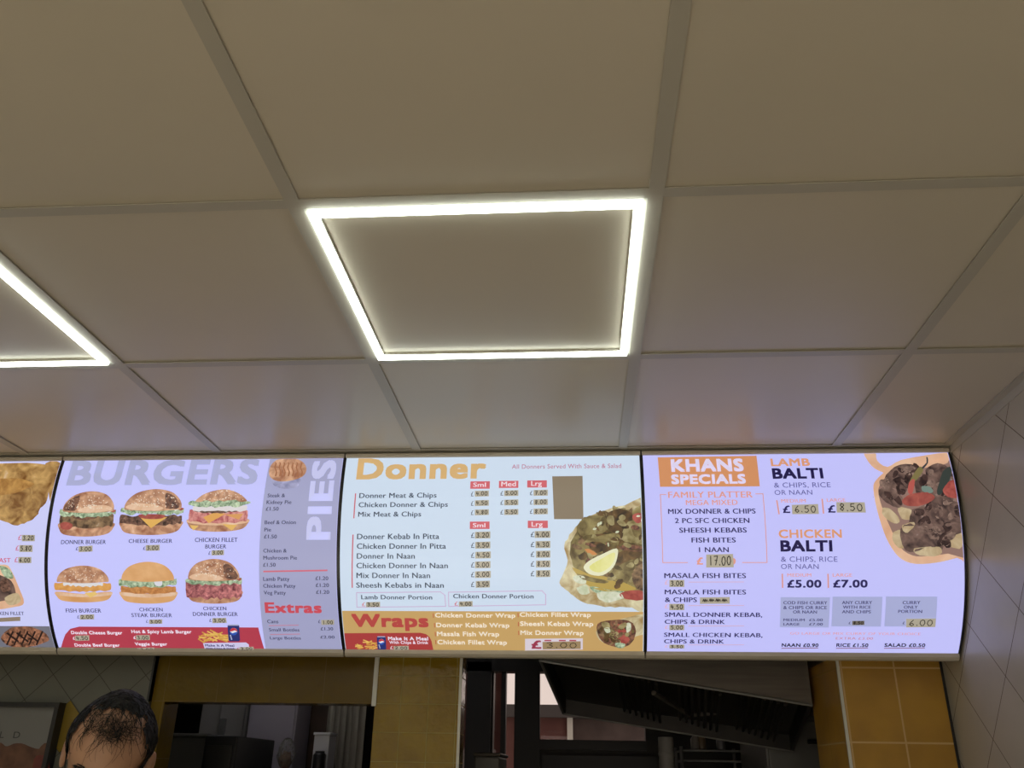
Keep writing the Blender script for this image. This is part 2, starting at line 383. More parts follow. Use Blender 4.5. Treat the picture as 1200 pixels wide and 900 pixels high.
f_lamb3 = food('lamb_dark_print', [(30, 22, 24), (58, 42, 42), (84, 62, 58)], 50)
f_meat3 = food('pale_slice_print', [(120, 106, 66), (156, 142, 94), (184, 172, 126)], 40)
f_meat4 = food('olive_slice_print', [(66, 54, 32), (100, 86, 50), (130, 114, 72)], 40)
f_potato = food('potato_print', [(176, 150, 112), (214, 196, 160)], 30)

def slice_bm(bm, h=.014):
    if not bm.verts: return
    y0 = min(v.co.y for v in bm.verts); y1 = max(v.co.y for v in bm.verts)
    k = math.ceil(y0 / h)
    while k * h < y1:
        bmesh.ops.bisect_plane(bm, geom=bm.verts[:] + bm.edges[:] + bm.faces[:], plane_co=(0, k * h, 0), plane_no=(0, 1, 0)); k += 1
def smooth_loop(pts, n=4, jag=0.0):
    out = []; P = [Vector(p) for p in pts]; L = len(P)
    for i in range(L):
        a, b, c, d = P[i - 1], P[i], P[(i + 1) % L], P[(i + 2) % L]
        for k in range(n):
            t = k / n; q = .5 * ((2 * b) + (c - a) * t + (2 * a - 5 * b + 4 * c - d) * t * t + (3 * b - a - 3 * c + d) * t ** 3)
            if jag: q = q + Vector((random.uniform(-jag, jag), random.uniform(-jag, jag)))
            out.append(q)
    return out

def shards(S, view, region, count, mats, size, layer, seed, inside):
    rnd = random.Random(seed); x0, y0, x1, y1 = region; k = 0
    while k < count:
        x, y = rnd.uniform(x0, x1), rnd.uniform(y0, y1)
        if not inside(x, y): continue
        k += 1; r = size * rnd.uniform(.45, 1.1); a0 = rnd.uniform(0, 2 * PI); n = rnd.randint(5, 7); sq = rnd.uniform(.4, .8)
        pts = []
        for i in range(n):
            a = 2 * PI * i / n; q = r * rnd.uniform(.7, 1.15); dx, dy = q * math.cos(a), q * sq * math.sin(a)
            pts.append((x + dx * math.cos(a0) - dy * math.sin(a0), y + dx * math.sin(a0) + dy * math.cos(a0)))
        S.shape(view, pts, mats[rnd.randrange(len(mats))], layer + (k % 3) * .4, 2, .0006)
class Sheet:
    """artwork printed on, or stuck to, the curved face: one mesh with several inks"""
    def __init__(s, board): s.b = board; s.bm = bmesh.new(); s.mats = []; s.n = 0
    def mi(s, M):
        if M not in s.mats: s.mats.append(M)
        return s.mats.index(M)
    def poly(s, pts, M, layer):              # pts in (s, t)
        W = s.b.width
        pts = [Vector((min(max(p[0], .0015), W - .0015), min(max(p[1], .0015), TL - .0015))) for p in pts]
        b = bmesh.new(); vs = [b.verts.new((p[0], p[1], 0)) for p in pts]
        try: b.faces.new(vs)
        except ValueError: b.free(); return
        bmesh.ops.triangulate(b, faces=b.faces[:]); slice_bm(b); s.merge(b, M, layer)
    def merge(s, b, M, layer):
        i = s.mi(M); off = .0004 + layer * .00022; mp = {}
        for v in b.verts: mp[v] = s.bm.verts.new(face_pt(s.b.left + v.co.x, v.co.y, off))
        for f in b.faces:
            vs = [mp[v] for v in f.verts]
            if len(set(vs)) > 2:
                g = s.bm.faces.new(vs); g.material_index = i
        b.free()
    def px(s, view, pts):
        ox, oy, k = VIEWS[view]; return [st(ox + x / k, oy + y / k, s.b.left) for x, y in pts]
    def shape(s, view, pts, M, layer, smooth=0, jag=0.0):
        P = s.px(view, pts)
        if smooth: P = smooth_loop(P, smooth, jag)
        s.poly(P, M, layer)
    def rect(s, view, x0, y0, x1, y1, M, layer):
        P = s.px(view, [(x0, y0), (x1, y0), (x1, y1), (x0, y1)])
        a, b = (P[0].x + P[3].x) / 2, (P[1].x + P[2].x) / 2; c, d = (P[0].y + P[1].y) / 2, (P[2].y + P[3].y) / 2
        s.poly([(a, c), (b, c), (b, d), (a, d)], M, layer)
    def line(s, view, p, q, wd, M, layer):
        P = s.px(view, [p, q]); d = (P[1] - P[0]).normalized(); n = Vector((-d.y, d.x)) * wd / 2
        s.poly([P[0] + n, P[1] + n, P[1] - n, P[0] - n], M, layer)
    def done(s, name, parent):
        if not s.bm.faces: s.bm.free(); return None
        bmesh.ops.recalc_face_normals(s.bm, faces=s.bm.faces)
        return put(name, s.bm, s.mats, parent)

TEXTS = []                                   # lettering is collected and made in one go at the end
def text(sheet, view, body, x0, y0, x1, y1, cap, rgb, bold=0.0, layer=9, view1=None, up=None):
    ox, oy, k = VIEWS[view]; o1 = VIEWS[view1 or view]
    p0 = st(ox + x0 / k, oy + y0 / k, sheet.b.left); p1 = st(o1[0] + x1 / o1[2], o1[1] + y1 / o1[2], sheet.b.left)
    u = up or (0, -cap); pc = st(ox + (x0 + u[0]) / k, oy + (y0 + u[1]) / k, sheet.b.left)
    d = p1 - p0
    if up is None:
        t = (p0.y + p1.y) / 2; h = p0.y - pc.y; A = Vector((p0.x, t)); X = Vector((d.x, 0)); Yv = Vector((0, -h))
    else:
        s_ = (p0.x + p1.x) / 2; A = Vector((s_, p0.y)); X = Vector((0, d.y)); Yv = Vector((pc.x - p0.x, 0))
    TEXTS.append((sheet, body, A, X, Yv, ink(rgb), bold, layer))

DIG = {'0': [[(.5, 1), (.15, .8), (.05, .4), (.3, .02), (.65, .05), (.9, .45), (.8, .85), (.5, 1)]], '1': [[(.5, 1), (.5, 0)]],
       '2': [[(.1, .8), (.4, 1), (.8, .85), (.75, .55), (.1, .03), (.9, .05)]], '3': [[(.1, .92), (.55, 1), (.8, .8), (.4, .55), (.85, .35), (.6, .03), (.1, .08)]],
       '4': [[(.3, 1), (.1, .45), (.85, .45)], [(.65, .8), (.6, 0)]], '5': [[(.85, 1), (.25, .97), (.2, .58), (.65, .6), (.85, .3), (.5, .0), (.1, .1)]],
       '6': [[(.7, 1), (.25, .6), (.1, .25), (.45, 0), (.8, .22), (.55, .48), (.15, .3)]], '7': [[(.05, .95), (.85, 1), (.4, 0)], [(.25, .5), (.75, .52)]],
       '8': [[(.75, .88), (.4, 1), (.2, .75), (.75, .3), (.5, 0), (.15, .25), (.8, .75), (.75, .88)]], '.': [[(.25, .12), (.45, .0)]], '~': [[(0, .3), (.2, .8), (.3, .2), (.5, .8), (.6, .2), (.8, .7), (1, .3)]]}
def handwriting(sheet, P, chars, wd, layer):
    """P: corner points (s,t) of the sticker"""
    x0, x1 = (P[0].x + P[3].x) / 2, (P[1].x + P[2].x) / 2; y0, y1 = (P[0].y + P[1].y) / 2, (P[2].y + P[3].y) / 2
    ws = [.45 if c == '.' else 1.0 for c in chars]; W = (x1 - x0) * .86; u = W / sum(ws); x = x0 + (x1 - x0) * .08
    M = ink((34, 28, 26)); H = (y1 - y0) * .68; yb = y1 - (y1 - y0) * .17
    for c, q in zip(chars, ws):
        jy = random.uniform(-.05, .05) * H
        for stx in DIG[c]:
            L = [Vector((x + u * q * (.06 + .8 * a), yb + jy - H * b)) for a, b in stx]
            for a, b in zip(L, L[1:]):
                d = b - a
                if d.length < 1e-5: continue
                d.normalize(); n = Vector((-d.y, d.x)) * wd / 2; e = d * wd * .3
                sheet.poly([a + n - e, b + n + e, b - n + e, a - n - e], M, layer)
        x += u * q

class Board: pass
PAPER = (182, 174, 156)
def sticker(B, view, pts, chars, rgb=PAPER, wd=None):
    if len(pts) == 2: (x0, y0), (x1, y1) = pts; pts = [(x0, y0), (x1, y0), (x1, y1), (x0, y1)]
    S = Sheet(B); P = S.px(view, pts); S.poly(P, ink(rgb), 12); o = S.done('price_sticker', B.root)
    if chars:
        H = Sheet(B); handwriting(H, P, chars, wd or max(.0019, (P[3].y - P[0].y) * .115), 14); H.done('handwritten_price', o)
    return o

def board(x0, x1, face, label):
    B = Board(); B.left = x0 + .005; B.width = x1 - x0 - .010
    B.root = empty('menu_board', ((x0 + x1) / 2, YW - .05, .3 + CZ)); tag(B.root, label, 'menu board', 'lit menu boards over the counter')
    inv = Matrix.Translation(-Vector(B.root.location)); B.inv = inv
    bm = bmesh.new(); n = 28; ra = []
    for i in range(n + 1):
        t = TL * i / n; ra.append([bm.verts.new(face_pt(x, t)) for x in (x0 + .004, x1 - .004)])
    for a, b in zip(ra, ra[1:]): bm.faces.new((a[0], b[0], b[1], a[1]))
    bmesh.ops.solidify(bm, geom=bm.faces[:], thickness=.003)
    bmesh.ops.recalc_face_normals(bm, faces=bm.faces)
    B.panel = put('face_panel', bm, ink(face), B.root)
    arc = [face_pt(0, TL * i / n, .0018)[1:] for i in range(n + 1)]
    for xa, xb in ((x0, x0 + .0048), (x1 - .0048, x1)):
        bm = bmesh.new(); extr(bm, [(YW, HC - .005), (2.3655, HC - .005)] + arc + [(YW, arc[-1][1] + .008)], xa, xb); put('end_cheek', bm, m_black, B.root)
    yt, zt = face_pt(0, 0)[1:]
    bm = bmesh.new(); extr(bm, [(yt + .02, zt - .004), (yt - .004, zt), (yt - .007, zt + .004), (yt - .007, HC - .012), (yt + .002, HC - .006), (YW, HC - .006), (YW, HC - .012), (yt + .02, HC - .012)], x0 + .0022, x1 - .0022); put('top_rail', bm, m_rail, B.root)
    yb, zb = face_pt(0, TL)[1:]
    bm = bmesh.new(); extr(bm, [(yb + .006, zb + .010), (yb - .006, zb + .004), (yb - .004, zb - .006), (yb + .002, zb - .013), (yb + .010, zb - .0155), (yb + .017, zb - .010), (yb + .022, zb + .004), (YW, zb + .004), (YW, zb + .010)], x0 + .0022, x1 - .0022); put('bottom_rail', bm, m_rail, B.root)
    bx('back_plate', (x0 + .005, YW - .006, zb + .011), (x1 - .005, YW - .001, HC - .012), m_pale, B.root)
    B.text = Sheet(B); B.bands = Sheet(B)
    return B
boards = []
LIL = (201, 202, 252); COOL = (208, 222, 238)
B1 = board(-2.409, -1.543, (206, 208, 246), 'leftmost lit menu board, cut off by the edge, with fried chicken pieces')
B2 = board(-1.543, -.676, LIL, 'lilac lit menu board of six burgers with a grey pies column')
B3 = board(-.676, .190, COOL, 'lit menu board with gold donner heading above a gold wraps band')
B4 = board(.190, 1.050, (199, 199, 250), 'rightmost lit menu board of specials beside the cream tiled wall')
boards = [B1, B2, B3, B4]
RED = (186, 66, 84); DK = (62, 62, 98); WH = (236, 226, 240)

# ---- burger artwork
def burger(B, view, x0, y0, x1, y1, kind):
    S = Sheet(B); A, C = S.px(view, [(x0, y0), (x1, y1)])
    A2, C2 = S.px(view, [(x0, y1), (x1, y0)]); sx0, sx1 = (A.x + A2.x) / 2, (C.x + C2.x) / 2; sy0, sy1 = (A.y + C2.y) / 2, (C.y + A2.y) / 2
    def Q(pts): return [Vector((sx0 + (sx1 - sx0) * x, sy0 + (sy1 - sy0) * y)) for x, y in pts]
    def shp(pts, M, l, n=4, jag=0.0): S.poly(smooth_loop(Q(pts), n, jag * (sx1 - sx0)), M, l)
    def wave(xa, xb, ya, yb, M, l, amp, n=16):
        up = [(xa + (xb - xa) * i / n, ya + random.uniform(-amp, amp)) for i in range(n + 1)]
        dn = [(xb - (xb - xa) * i / n, yb + random.uniform(-amp, amp) - .05 * (abs(i / n - .5) * 2) ** 2) for i in range(n + 1)]
        shp(up + dn, M, l, 2)
    plain = kind == 'steak'
    top = f_bunplain if plain else f_bun; tb = .46 if kind not in ('fish', 'steak') else .44
    shp([(.03, .70), (.5, .76), (.97, .70), (.98, .82), (.90, .93), (.7, .985), (.4, .995), (.12, .95), (.03, .84)], f_bunplain if kind in ('fish', 'steak') else f_bun, 0)
    if kind in ('fish', 'steak', 'fillet'): shp([(.04, .72), (.5, .77), (.96, .72), (.95, .80), (.5, .85), (.06, .80)], f_bunlight, 1)
    if kind == 'donner':
        wave(.02, .97, .52, .80, f_donner, 2, .03); shp([(.3, .70), (.55, .62), (.85, .66), (.88, .76), (.6, .82), (.35, .80)], f_donner, 3); shp([(.04, .72), (.14, .68), (.26, .74), (.22, .84), (.08, .83)], f_tom, 3)
        shp([(.25, .58), (.45, .56), (.68, .58), (.6, .62), (.4, .64)], f_bundark, 4)
    if kind == 'cheese':
        wave(.0, .98, .58, .80, f_patty, 2, .025); S.poly(Q([(.32, .62), (.75, .62), (.51, .85)]), ink((228, 180, 96)), 3); shp([(.3, .56), (.5, .55), (.7, .57), (.68, .64), (.5, .66), (.33, .63)], f_tom, 4)
    if kind == 'fillet':
        wave(.03, .97, .50, .80, f_bacon, 2, .02); wave(.08, .95, .40, .55, ink((226, 220, 224)), 3, .02)
        S.poly(Q([(.26, .66), (.42, .56), (.62, .58), (.36, .80)]), ink((226, 168, 92)), 4); S.poly(Q([(.6, .6), (.9, .58), (.84, .72)]), ink((220, 160, 96)), 4); S.poly(Q([(.06, .84), (.2, .86), (.12, .97)]), ink((232, 192, 110)), 4); S.poly(Q([(.58, .82), (.82, .84), (.74, .97)]), ink((230, 186, 104)), 4)
        wave(.1, .8, .52, .57, f_patty, 4, .015)
    if kind == 'fish':
        wave(.0, .99, .46, .70, f_fish, 2, .02); S.poly(Q([(.52, .73), (.72, .70), (.74, .78), (.62, .86)]), ink((236, 200, 120)), 3); wave(.16, .85, .45, .56, ink((226, 226, 230)), 4, .03)
    if kind == 'steak':
        wave(.03, .98, .58, .76, f_crumb, 2, .012); wave(.0, 1.0, .42, .60, f_lett, 3, .035); shp([(.62, .46), (.74, .44), (.74, .56), (.64, .56)], ink((222, 222, 232)), 4)
    if kind == 'pink':
        wave(.0, .99, .52, .88, f_pink, 2, .035, 20)
    if kind in ('donner', 'cheese', 'pink'):
        wave(.0, 1.0, .43, .57, f_lett, 5, .035, 20)
        for x in (.12, .22, .38, .47, .56, .68, .82, .9): shp([(x, .43), (x + .05, .41), (x + .10, .44), (x + .05, .48)], ink((228, 228, 236)) if x not in (.12, .9) else f_tom, 6)
    shp([(.05, .42), (.08, .26), (.2, .1), (.4, .015), (.6, .01), (.8, .09), (.93, .26), (.96, .42), (.88, tb), (.5, tb + .03), (.12, tb)] if kind != 'fillet' else [(.1, .34), (.2, .14), (.42, .02), (.62, .01), (.84, .14), (.95, .34), (.7, .38), (.35, .38)], top, 7)
    if kind in ('donner', 'cheese', 'pink'):
        q = [(.08, .42), (.10, .28), (.2, .14), (.32, .12), (.3, .36), (.26, .43)]
        if kind != 'donner': q = [(1 - x, y) for x, y in q]
        shp(q, f_bundark, 8, 4, .01)
        q = [(.32, .43), (.5, .34), (.8, .32), (.93, .40), (.8, .46), (.5, .48)]
        if kind != 'donner': q = [(1 - x, y) for x, y in q]
        shp(q, f_bunlight, 8)
    if kind == 'fillet': wave(.0, 1.0, .28, .42, f_lett, 8, .03)
    if not plain:
        for i in range(70):
            a = random.uniform(.05, PI - .05); r = random.uniform(.1, .93); x = .5 + .44 * r * math.cos(a); y = .40 - .36 * r * math.sin(a)
            if kind == 'fillet': y -= .08
            if kind == 'fillet' and y > .26: continue
            s_ = random.uniform(.007, .012); S.poly(Q([(x - s_, y), (x, y - s_ * 1.3), (x + s_, y), (x, y + s_ * 1.3)]), ink((240, 226, 210)), 10)
    return S.done('printed_burger', B.panel)
burger(B2, 'c2', 72, 305, 510, 660, 'donner'); burger(B2, 'c2', 550, 288, 1040, 648, 'cheese'); burger(B2, 'c4', 65, 262, 500, 560, 'fillet')
burger(B2, 'c3', 30, 150, 475, 440, 'fish'); burger(B2, 'c3', 535, 120, 985, 450, 'steak'); burger(B2, 'c5', 50, 88, 445, 405, 'pink')

def can_and_chips(B, view, cx0, cx1, cy0, cy1, hx0, hx1, hy0, hy1):
    S = Sheet(B)
    for i in range(34):
        x = random.uniform(hx0, hx1); y = hy1 - (hy1 - hy0) * random.uniform(.12, .95) * (1 - .7 * abs((x - (hx0 + hx1) / 2) / (hx1 - hx0)) * 1.2)
        a = random.uniform(-.6, .6); l = (hx1 - hx0) * .14; wd = (hy1 - hy0) * .11; dx, dy = l * math.cos(a), l * math.sin(a); nx, ny = -wd * math.sin(a), wd * math.cos(a)
        S.shape(view, [(x - dx, y - dy), (x + dx, y + dy), (x + dx + nx, y + dy + ny), (x - dx + nx, y - dy + ny)], [f_chip, ink((236, 196, 104)), ink((214, 162, 76))][i % 3], i % 7)
    o1 = S.done('printed_chips', B.panel); S = Sheet(B); w_ = cx1 - cx0; h_ = cy1 - cy0
    X = lambda a: cx0 + w_ * a
    Yc = lambda a: cy0 + h_ * a
    S.shape(view, [(X(.02), Yc(.08)), (X(.1), Yc(0)), (X(.85), Yc(0)), (X(.93), Yc(.08)), (X(1), Yc(.93)), (X(.9), Yc(1)), (X(.2), Yc(1)), (X(.1), Yc(.93))], ink((44, 54, 118)), 8)
    S.shape(view, [(X(.06), Yc(.07)), (X(.1), Yc(0)), (X(.85), Yc(0)), (X(.9), Yc(.07))], ink((176, 180, 206)), 9)
    c0, c1, r = X(.5), Yc(.42), min(w_ * .36, h_ * .22)
    cir = [(c0 + r * math.cos(k * PI / 10), c1 + r * math.sin(k * PI / 10)) for k in range(20)]
    S.shape(view, cir, ink((236, 236, 244)), 9)
    S.shape(view, [(c0 + r * math.cos(a), c1 - r * math.sin(a)) for a in [PI * i / 8 for i in range(9)]] + [(c0 - r * .4, c1 - r * .1), (c0 + r * .3, c1 - r * .35)], ink((206, 60, 72)), 10)
    S.shape(view, [(c0 - r * math.cos(a), c1 + r * math.sin(a)) for a in [PI * i / 8 for i in range(9)]] + [(c0 + r * .4, c1 + r * .2), (c0 - r * .3, c1 + r * .45)], ink((50, 90, 190)), 10)
    for k in range(3): S.shape(view, [(X(.2 + .04 * k), Yc(.62 + .1 * k)), (X(.3 + .04 * k), Yc(.62 + .1 * k)), (X(.32 + .04 * k), Yc(.7 + .1 * k)), (X(.22 + .04 * k), Yc(.7 + .1 * k))], ink((190, 196, 226)), 10)
    S.done('printed_can', B.panel)

# ---- board of burgers
T = B2.text; G = B2.bands
sL = sum(p.x for p in G.px('c4', [(632, 45), (600, 250), (560, 600)])) / 3
sR = B2.width - .001; sB = G.px('c5', [(585, 640)])[0].x
G.poly([(sL + .004, .001), (sR, .001), (sR, TL - .001), (sB + .004, TL - .001), (sL, TL * .55)], ink((168, 170, 208)), 0)
P = G.px('c3', [(80, 818), (92, 740), (110, 690), (150, 645), (220, 628)]); P[0].y = TL - .001
tR = G.px('c5', [(573, 547)])[0]; P += [Vector((sB - .008, P[-1].y)), Vector((sB, TL - .001))]; G.poly(P, ink(RED), 0)
text(T, 'c2', 'BURGERS', 115, 265, 545, 222, 195, (176, 180, 218), .035, 1, 'c4')
text(T, 'c4', 'PIES', 1068, 615, 1106, 55, 0, (204, 206, 248), .035, 2, None, (-172, 0))
for v, s_, a, b, c, d, h in (('c2', 'DONNER BURGER', 80, 718, 430, 715, 32), ('c2', 'CHEESE BURGER', 607, 710, 948, 705, 30), ('c4', 'CHICKEN FILLET', 112, 633, 412, 628, 30), ('c4', 'BURGER', 185, 678, 333, 674, 28),
                              ('c3', 'FISH BURGER', 120, 518, 395, 513, 30), ('c3', 'CHICKEN', 693, 508, 875, 505, 28), ('c3', 'STEAK BURGER', 632, 554, 948, 549, 30), ('c5', 'CHICKEN', 172, 450, 335, 446, 25), ('c5', 'DONNER BURGER', 100, 491, 415, 486, 27),
                              ('c2', '£', 195, 765, 213, 765, 26), ('c2', '£', 720, 762, 738, 762, 26), ('c4', '£', 208, 720, 222, 720, 24), ('c3', '£', 208, 562, 224, 562, 24), ('c3', '£', 745, 595, 760, 595, 22), ('c5', '£', 215, 530, 230, 530, 22),
                              ('c4', 'Steak &', 622, 318, 745, 316, 25), ('c4', 'Kidney Pie', 615, 367, 790, 362, 26), ('c4', '£1.50', 610, 413, 700, 410, 26), ('c4', 'Beef & Onion', 602, 508, 822, 503, 26), ('c4', 'Pie', 600, 557, 648, 556, 25), ('c4', '£1.50', 598, 607, 688, 604, 26),
                              ('c4', 'Chicken &', 593, 706, 757, 702, 26), ('c4', 'Mushroom Pie', 593, 757, 830, 750, 26), ('c5', '£1.50', 592, 144, 680, 142, 26), ('c5', 'Lamb Patty', 593, 245, 778, 240, 27), ('c5', '£1.20', 960, 238, 1050, 236, 26), ('c5', 'Chicken Patty', 593, 293, 820, 288, 26), ('c5', '£1.20', 962, 287, 1055, 284, 26),
                              ('c5', 'Veg Patty', 597, 340, 752, 336, 26), ('c5', '£1.20', 965, 335, 1057, 332, 26), ('c5', 'Cans', 622, 540, 700, 538, 25), ('c5', '£', 980, 538, 995, 538, 22), ('c5', 'Small Bottles', 635, 598, 848, 594, 22), ('c5', '£1.30', 997, 590, 1085, 588, 22), ('c5', 'Large Bottles', 642, 655, 858, 650, 20), ('c5', '£2.00', 995, 647, 1095, 645, 20)):
    text(T, v, s_, a, b, c, d, h, DK, .012)
text(T, 'c5', 'Extras', 607, 470, 1005, 465, 75, (206, 82, 96), .035)
for v, s_, a, b, c, d, h in (('c3', 'Double Cheese Burger', 162, 688, 560, 683, 26), ('c3', 'Double Beef Burger', 190, 784, 540, 778, 24), ('c3', 'Hot & Spicy Lamb Burger', 632, 680, 1100, 675, 26), ('c3', 'Veggie Burger', 660, 775, 910, 770, 24),
                              ('c3', '£', 175, 727, 190, 727, 22), ('c3', '£', 207, 815, 220, 815, 18), ('c3', '£', 648, 722, 664, 722, 22), ('c3', '£', 674, 812, 689, 812, 18)):
    text(T, v, s_, a, b, c, d, h, WH, .03)
G.line('c5', (592, 178), (1043, 170), .0045, ink((214, 110, 130)), 2); G.line('c5', (632, 558), (840, 555), .002, ink((206, 120, 140)), 2); G.line('c5', (640, 620), (850, 617), .002, ink((206, 120, 140)), 2)
G.shape('c5', [(168, 680), (470, 676), (490, 690), (492, 728), (182, 729)], ink((214, 210, 246)), 2)
text(T, 'c5', 'Make It A Meal', 187, 705, 390, 701, 17, (60, 50, 110), .025); text(T, 'c5', 'With Chips & Drink', 190, 723, 395, 720, 12, (60, 50, 110), .02); text(T, 'c5', '£', 412, 722, 424, 722, 15, RED)
can_and_chips(B2, 'c5', 340, 430, 548, 666, 155, 350, 586, 668)
S = Sheet(B2)                                  # pie in its foil case
S.shape('c4', [(650, 175), (740, 200), (850, 185), (838, 235), (800, 252), (740, 258), (690, 245), (660, 225)], food('foil_print', [(104, 106, 150), (170, 172, 206), (196, 196, 230)], 30), 3, 3)
S.shape('c4', [(632, 135), (655, 80), (710, 46), (800, 40), (870, 70), (896, 120), (870, 170), (790, 200), (700, 205), (645, 180)], f_bun, 4, 4)
for i in range(7):
    x = 675 + i * 30; S.shape('c4', [(x, 70), (x + 12, 80), (x + 4, 110), (x + 16, 140), (x + 8, 170), (x - 2, 165), (x + 6, 138), (x - 6, 108), (x + 2, 84)], ink((168, 110, 76)), 5, 2)
S.done('printed_pie', B2.panel)
for v, pts, n in (('c2', [(218, 735), (328, 728), (328, 775), (218, 780)], '3.00'), ('c2', [(742, 725), (852, 722), (852, 768), (742, 770)], '3.00'), ('c4', [(230, 690), (318, 685), (318, 722), (230, 725)], '3.00'), ('c3', [(228, 533), (340, 528), (340, 568), (228, 570)], '2.00'),
                  ('c3', [(768, 570), (872, 567), (872, 602), (768, 604)], '3.00'), ('c5', [(235, 503), (333, 500), (338, 536), (235, 538)], '3.00'), ('c3', [(190, 695), (300, 692), (302, 732), (192, 735)], '4.50'), ('c3', [(210, 795), (335, 790), (338, 818), (212, 820)], '4.50'),
                  ('c3', [(665, 692), (772, 690), (775, 728), (668, 730)], '3.00'), ('c3', [(690, 790), (808, 787), (810, 815), (692, 818)], '3.00'), ('c5', [(1000, 515), (1090, 513), (1092, 548), (1002, 550)], '1.00'), ('c5', [(425, 705), (525, 703), (528, 727), (428, 728)], '3.00')):
    sticker(B2, v, pts, n)

# ---- donner board
T = B3.text; G = B3.bands; SL = (64, 74, 92); GOLD = (205, 168, 108)
text(T, 'c6', 'Donner', 115, 282, 1130, 270, 166, (217, 180, 124), .036, 1)
text(T, 'c8', 'All Donners Served With Sauce & Salad', 180, 178, 948, 172, 30, (186, 112, 140), .004)
for v, s_, a, b, c, d, h in (('c6', 'Donner Meat & Chips', 140, 427, 745, 420, 38), ('c6', 'Chicken Donner & Chips', 135, 500, 833, 490, 38), ('c6', 'Mix Meat & Chips', 132, 572, 625, 567, 38), ('c7', 'Donner Kebab In Pitta', 98, 170, 608, 165, 33), ('c7', 'Chicken Donner In Pitta', 97, 230, 650, 225, 33),
                              ('c7', 'Donner In Naan', 97, 290, 457, 287, 33), ('c7', 'Chicken Donner In Naan', 95, 350, 662, 345, 33), ('c7', 'Mix Donner In Naan', 95, 410, 552, 407, 33), ('c7', 'Sheesh Kebabs in Naan', 94, 470, 637, 466, 32), ('c7', 'Lamb Donner Portion', 125, 543, 565, 537, 27)):
    text(T, v, s_, a, b, c, d, h, SL, .014)
text(T, 'c7', 'Chicken Donner Portion', 695, 537, 293, 531, 27, SL, .014, 9, 'd1')
TG = (212, 102, 112)
for v, r, s_, a, b, c, d in (('c6', (1008, 294, 1160, 352), 'Sml', 1030, 340, 1130, 337), ('c6', (1004, 608, 1158, 666), 'Sml', 1028, 655, 1126, 652), ('c8', (88, 261, 225, 311), 'Med', 105, 302, 208, 300), ('c8', (287, 258, 425, 308), 'Lrg', 315, 298, 390, 296), ('c8', (291, 541, 432, 593), 'Lrg', 318, 583, 396, 582)):
    G.rect(v, *r, ink(TG), 0); text(T, v, s_, a, b, c, d, 33, (240, 228, 236), .01)
G.line('c6', (112, 388), (98, 583), .0035, ink((206, 104, 118)), 0); G.line('c7', (73, 140), (68, 470), .0035, ink((206, 104, 118)), 0)
for y, n in ((412, '4.00'), (485, '4.50'), (557, '4.80')):
    text(T, 'c6', '£', 1013, y, 1033, y, 36, SL); sticker(B3, 'c6', [(1044, y - 41), (1153, y - 44), (1153, y), (1044, y + 3)], n)
for y, n in ((365, '5.00'), (430, '5.50'), (497, '5.50')):
    text(T, 'c8', '£', 99, y, 119, y, 31, SL); sticker(B3, 'c8', [(126, y - 34), (225, y - 37), (225, y + 3), (126, y + 5)], n)
for y, n in ((363, '7.00'), (428, '8.00'), (493, '8.00')):
    text(T, 'c8', '£', 306, y, 325, y, 31, SL); sticker(B3, 'c8', [(332, y - 35), (432, y - 38), (432, y + 3), (332, y + 5)], n)
for (y, a, b, n) in ((160, 830, 925, '3.20'), (222, 832, 925, '3.50'), (283, 832, 928, '4.50'), (343, 830, 926, '5.00'), (403, 830, 928, '5.00'), (463, 835, 922, '3.50')):
    text(T, 'c7', '£', 805, y, 826, y, 32, SL); sticker(B3, 'c7', [(a, y - 36), (b, y - 39), (b, y + 3), (a, y + 5)], n)
for (y, a, n) in ((155, 300, '4.00'), (217, 305, '4.30'), (277, 308, '8.00'), (337, 308, '8.50'), (397, 308, '8.50')):
    text(T, 'd1', '£', 275, y, 298, y, 32, SL); sticker(B3, 'd1', [(a, y - 36), (397, y - 38), (397, y + 5), (a, y + 6)], n)
sticker(B3, 'c8', [(463, 232), (676, 229), (682, 531), (476, 531)], None, (140, 126, 106))
def outline(G, view, pts, wd, M, closed=True, view2=None):
    P = G.px(view, pts)
    for a, b in zip(P, P[1:] + ([P[0]] if closed else [])):
        d = (b - a).normalized(); n = Vector((-d.y, d.x)) * wd / 2; e = d * wd / 2; G.poly([a + n - e, b + n + e, b - n + e, a - n - e], M, 1)
PK = ink((206, 178, 214))
outline(G, 'c7', [(95, 500), (615, 495), (642, 515), (648, 585), (97, 590)], .0022, PK)
outline(G, 'c7', [(665, 497), (1245, 488), (1268, 512), (1268, 575), (667, 585)], .0022, PK)
text(T, 'c7', '£', 130, 582, 150, 582, 24, TG); sticker(B3, 'c7', [(155, 557), (242, 555), (242, 587), (155, 588)], '3.50'); text(T, 'c7', '£', 703, 578, 724, 578, 24, TG); sticker(B3, 'c7', [(730, 553), (815, 550), (815, 583), (730, 585)], '4.00')
tw = G.px('c7', [(200, 613)])[0].y; G.poly([(.001, tw), (B3.width - .001, tw), (B3.width - .001, TL - .001), (.001, TL - .001)], ink(GOLD), 1)
P = G.px('c7', [(35, 751), (490, 748), (525, 756), (548, 775), (560, 800), (572, 853)]); P[0].x = .001; P[-1].y = TL - .001; G.poly(P + [Vector((.001, TL - .001))], ink((176, 66, 66)), 2)
text(T, 'c7', 'Wraps', 68, 715, 543, 708, 82, (186, 78, 74), .04)
text(T, 'c7', 'Make It A Meal', 292, 795, 540, 791, 22, WH, .03); text(T, 'c7', 'With Chips & Drink', 300, 818, 540, 813, 18, WH, .02); text(T, 'c7', '£', 305, 848, 322, 848, 20, WH)
sticker(B3, 'c7', [(325, 828), (418, 826), (420, 850), (327, 852)], '2.00')
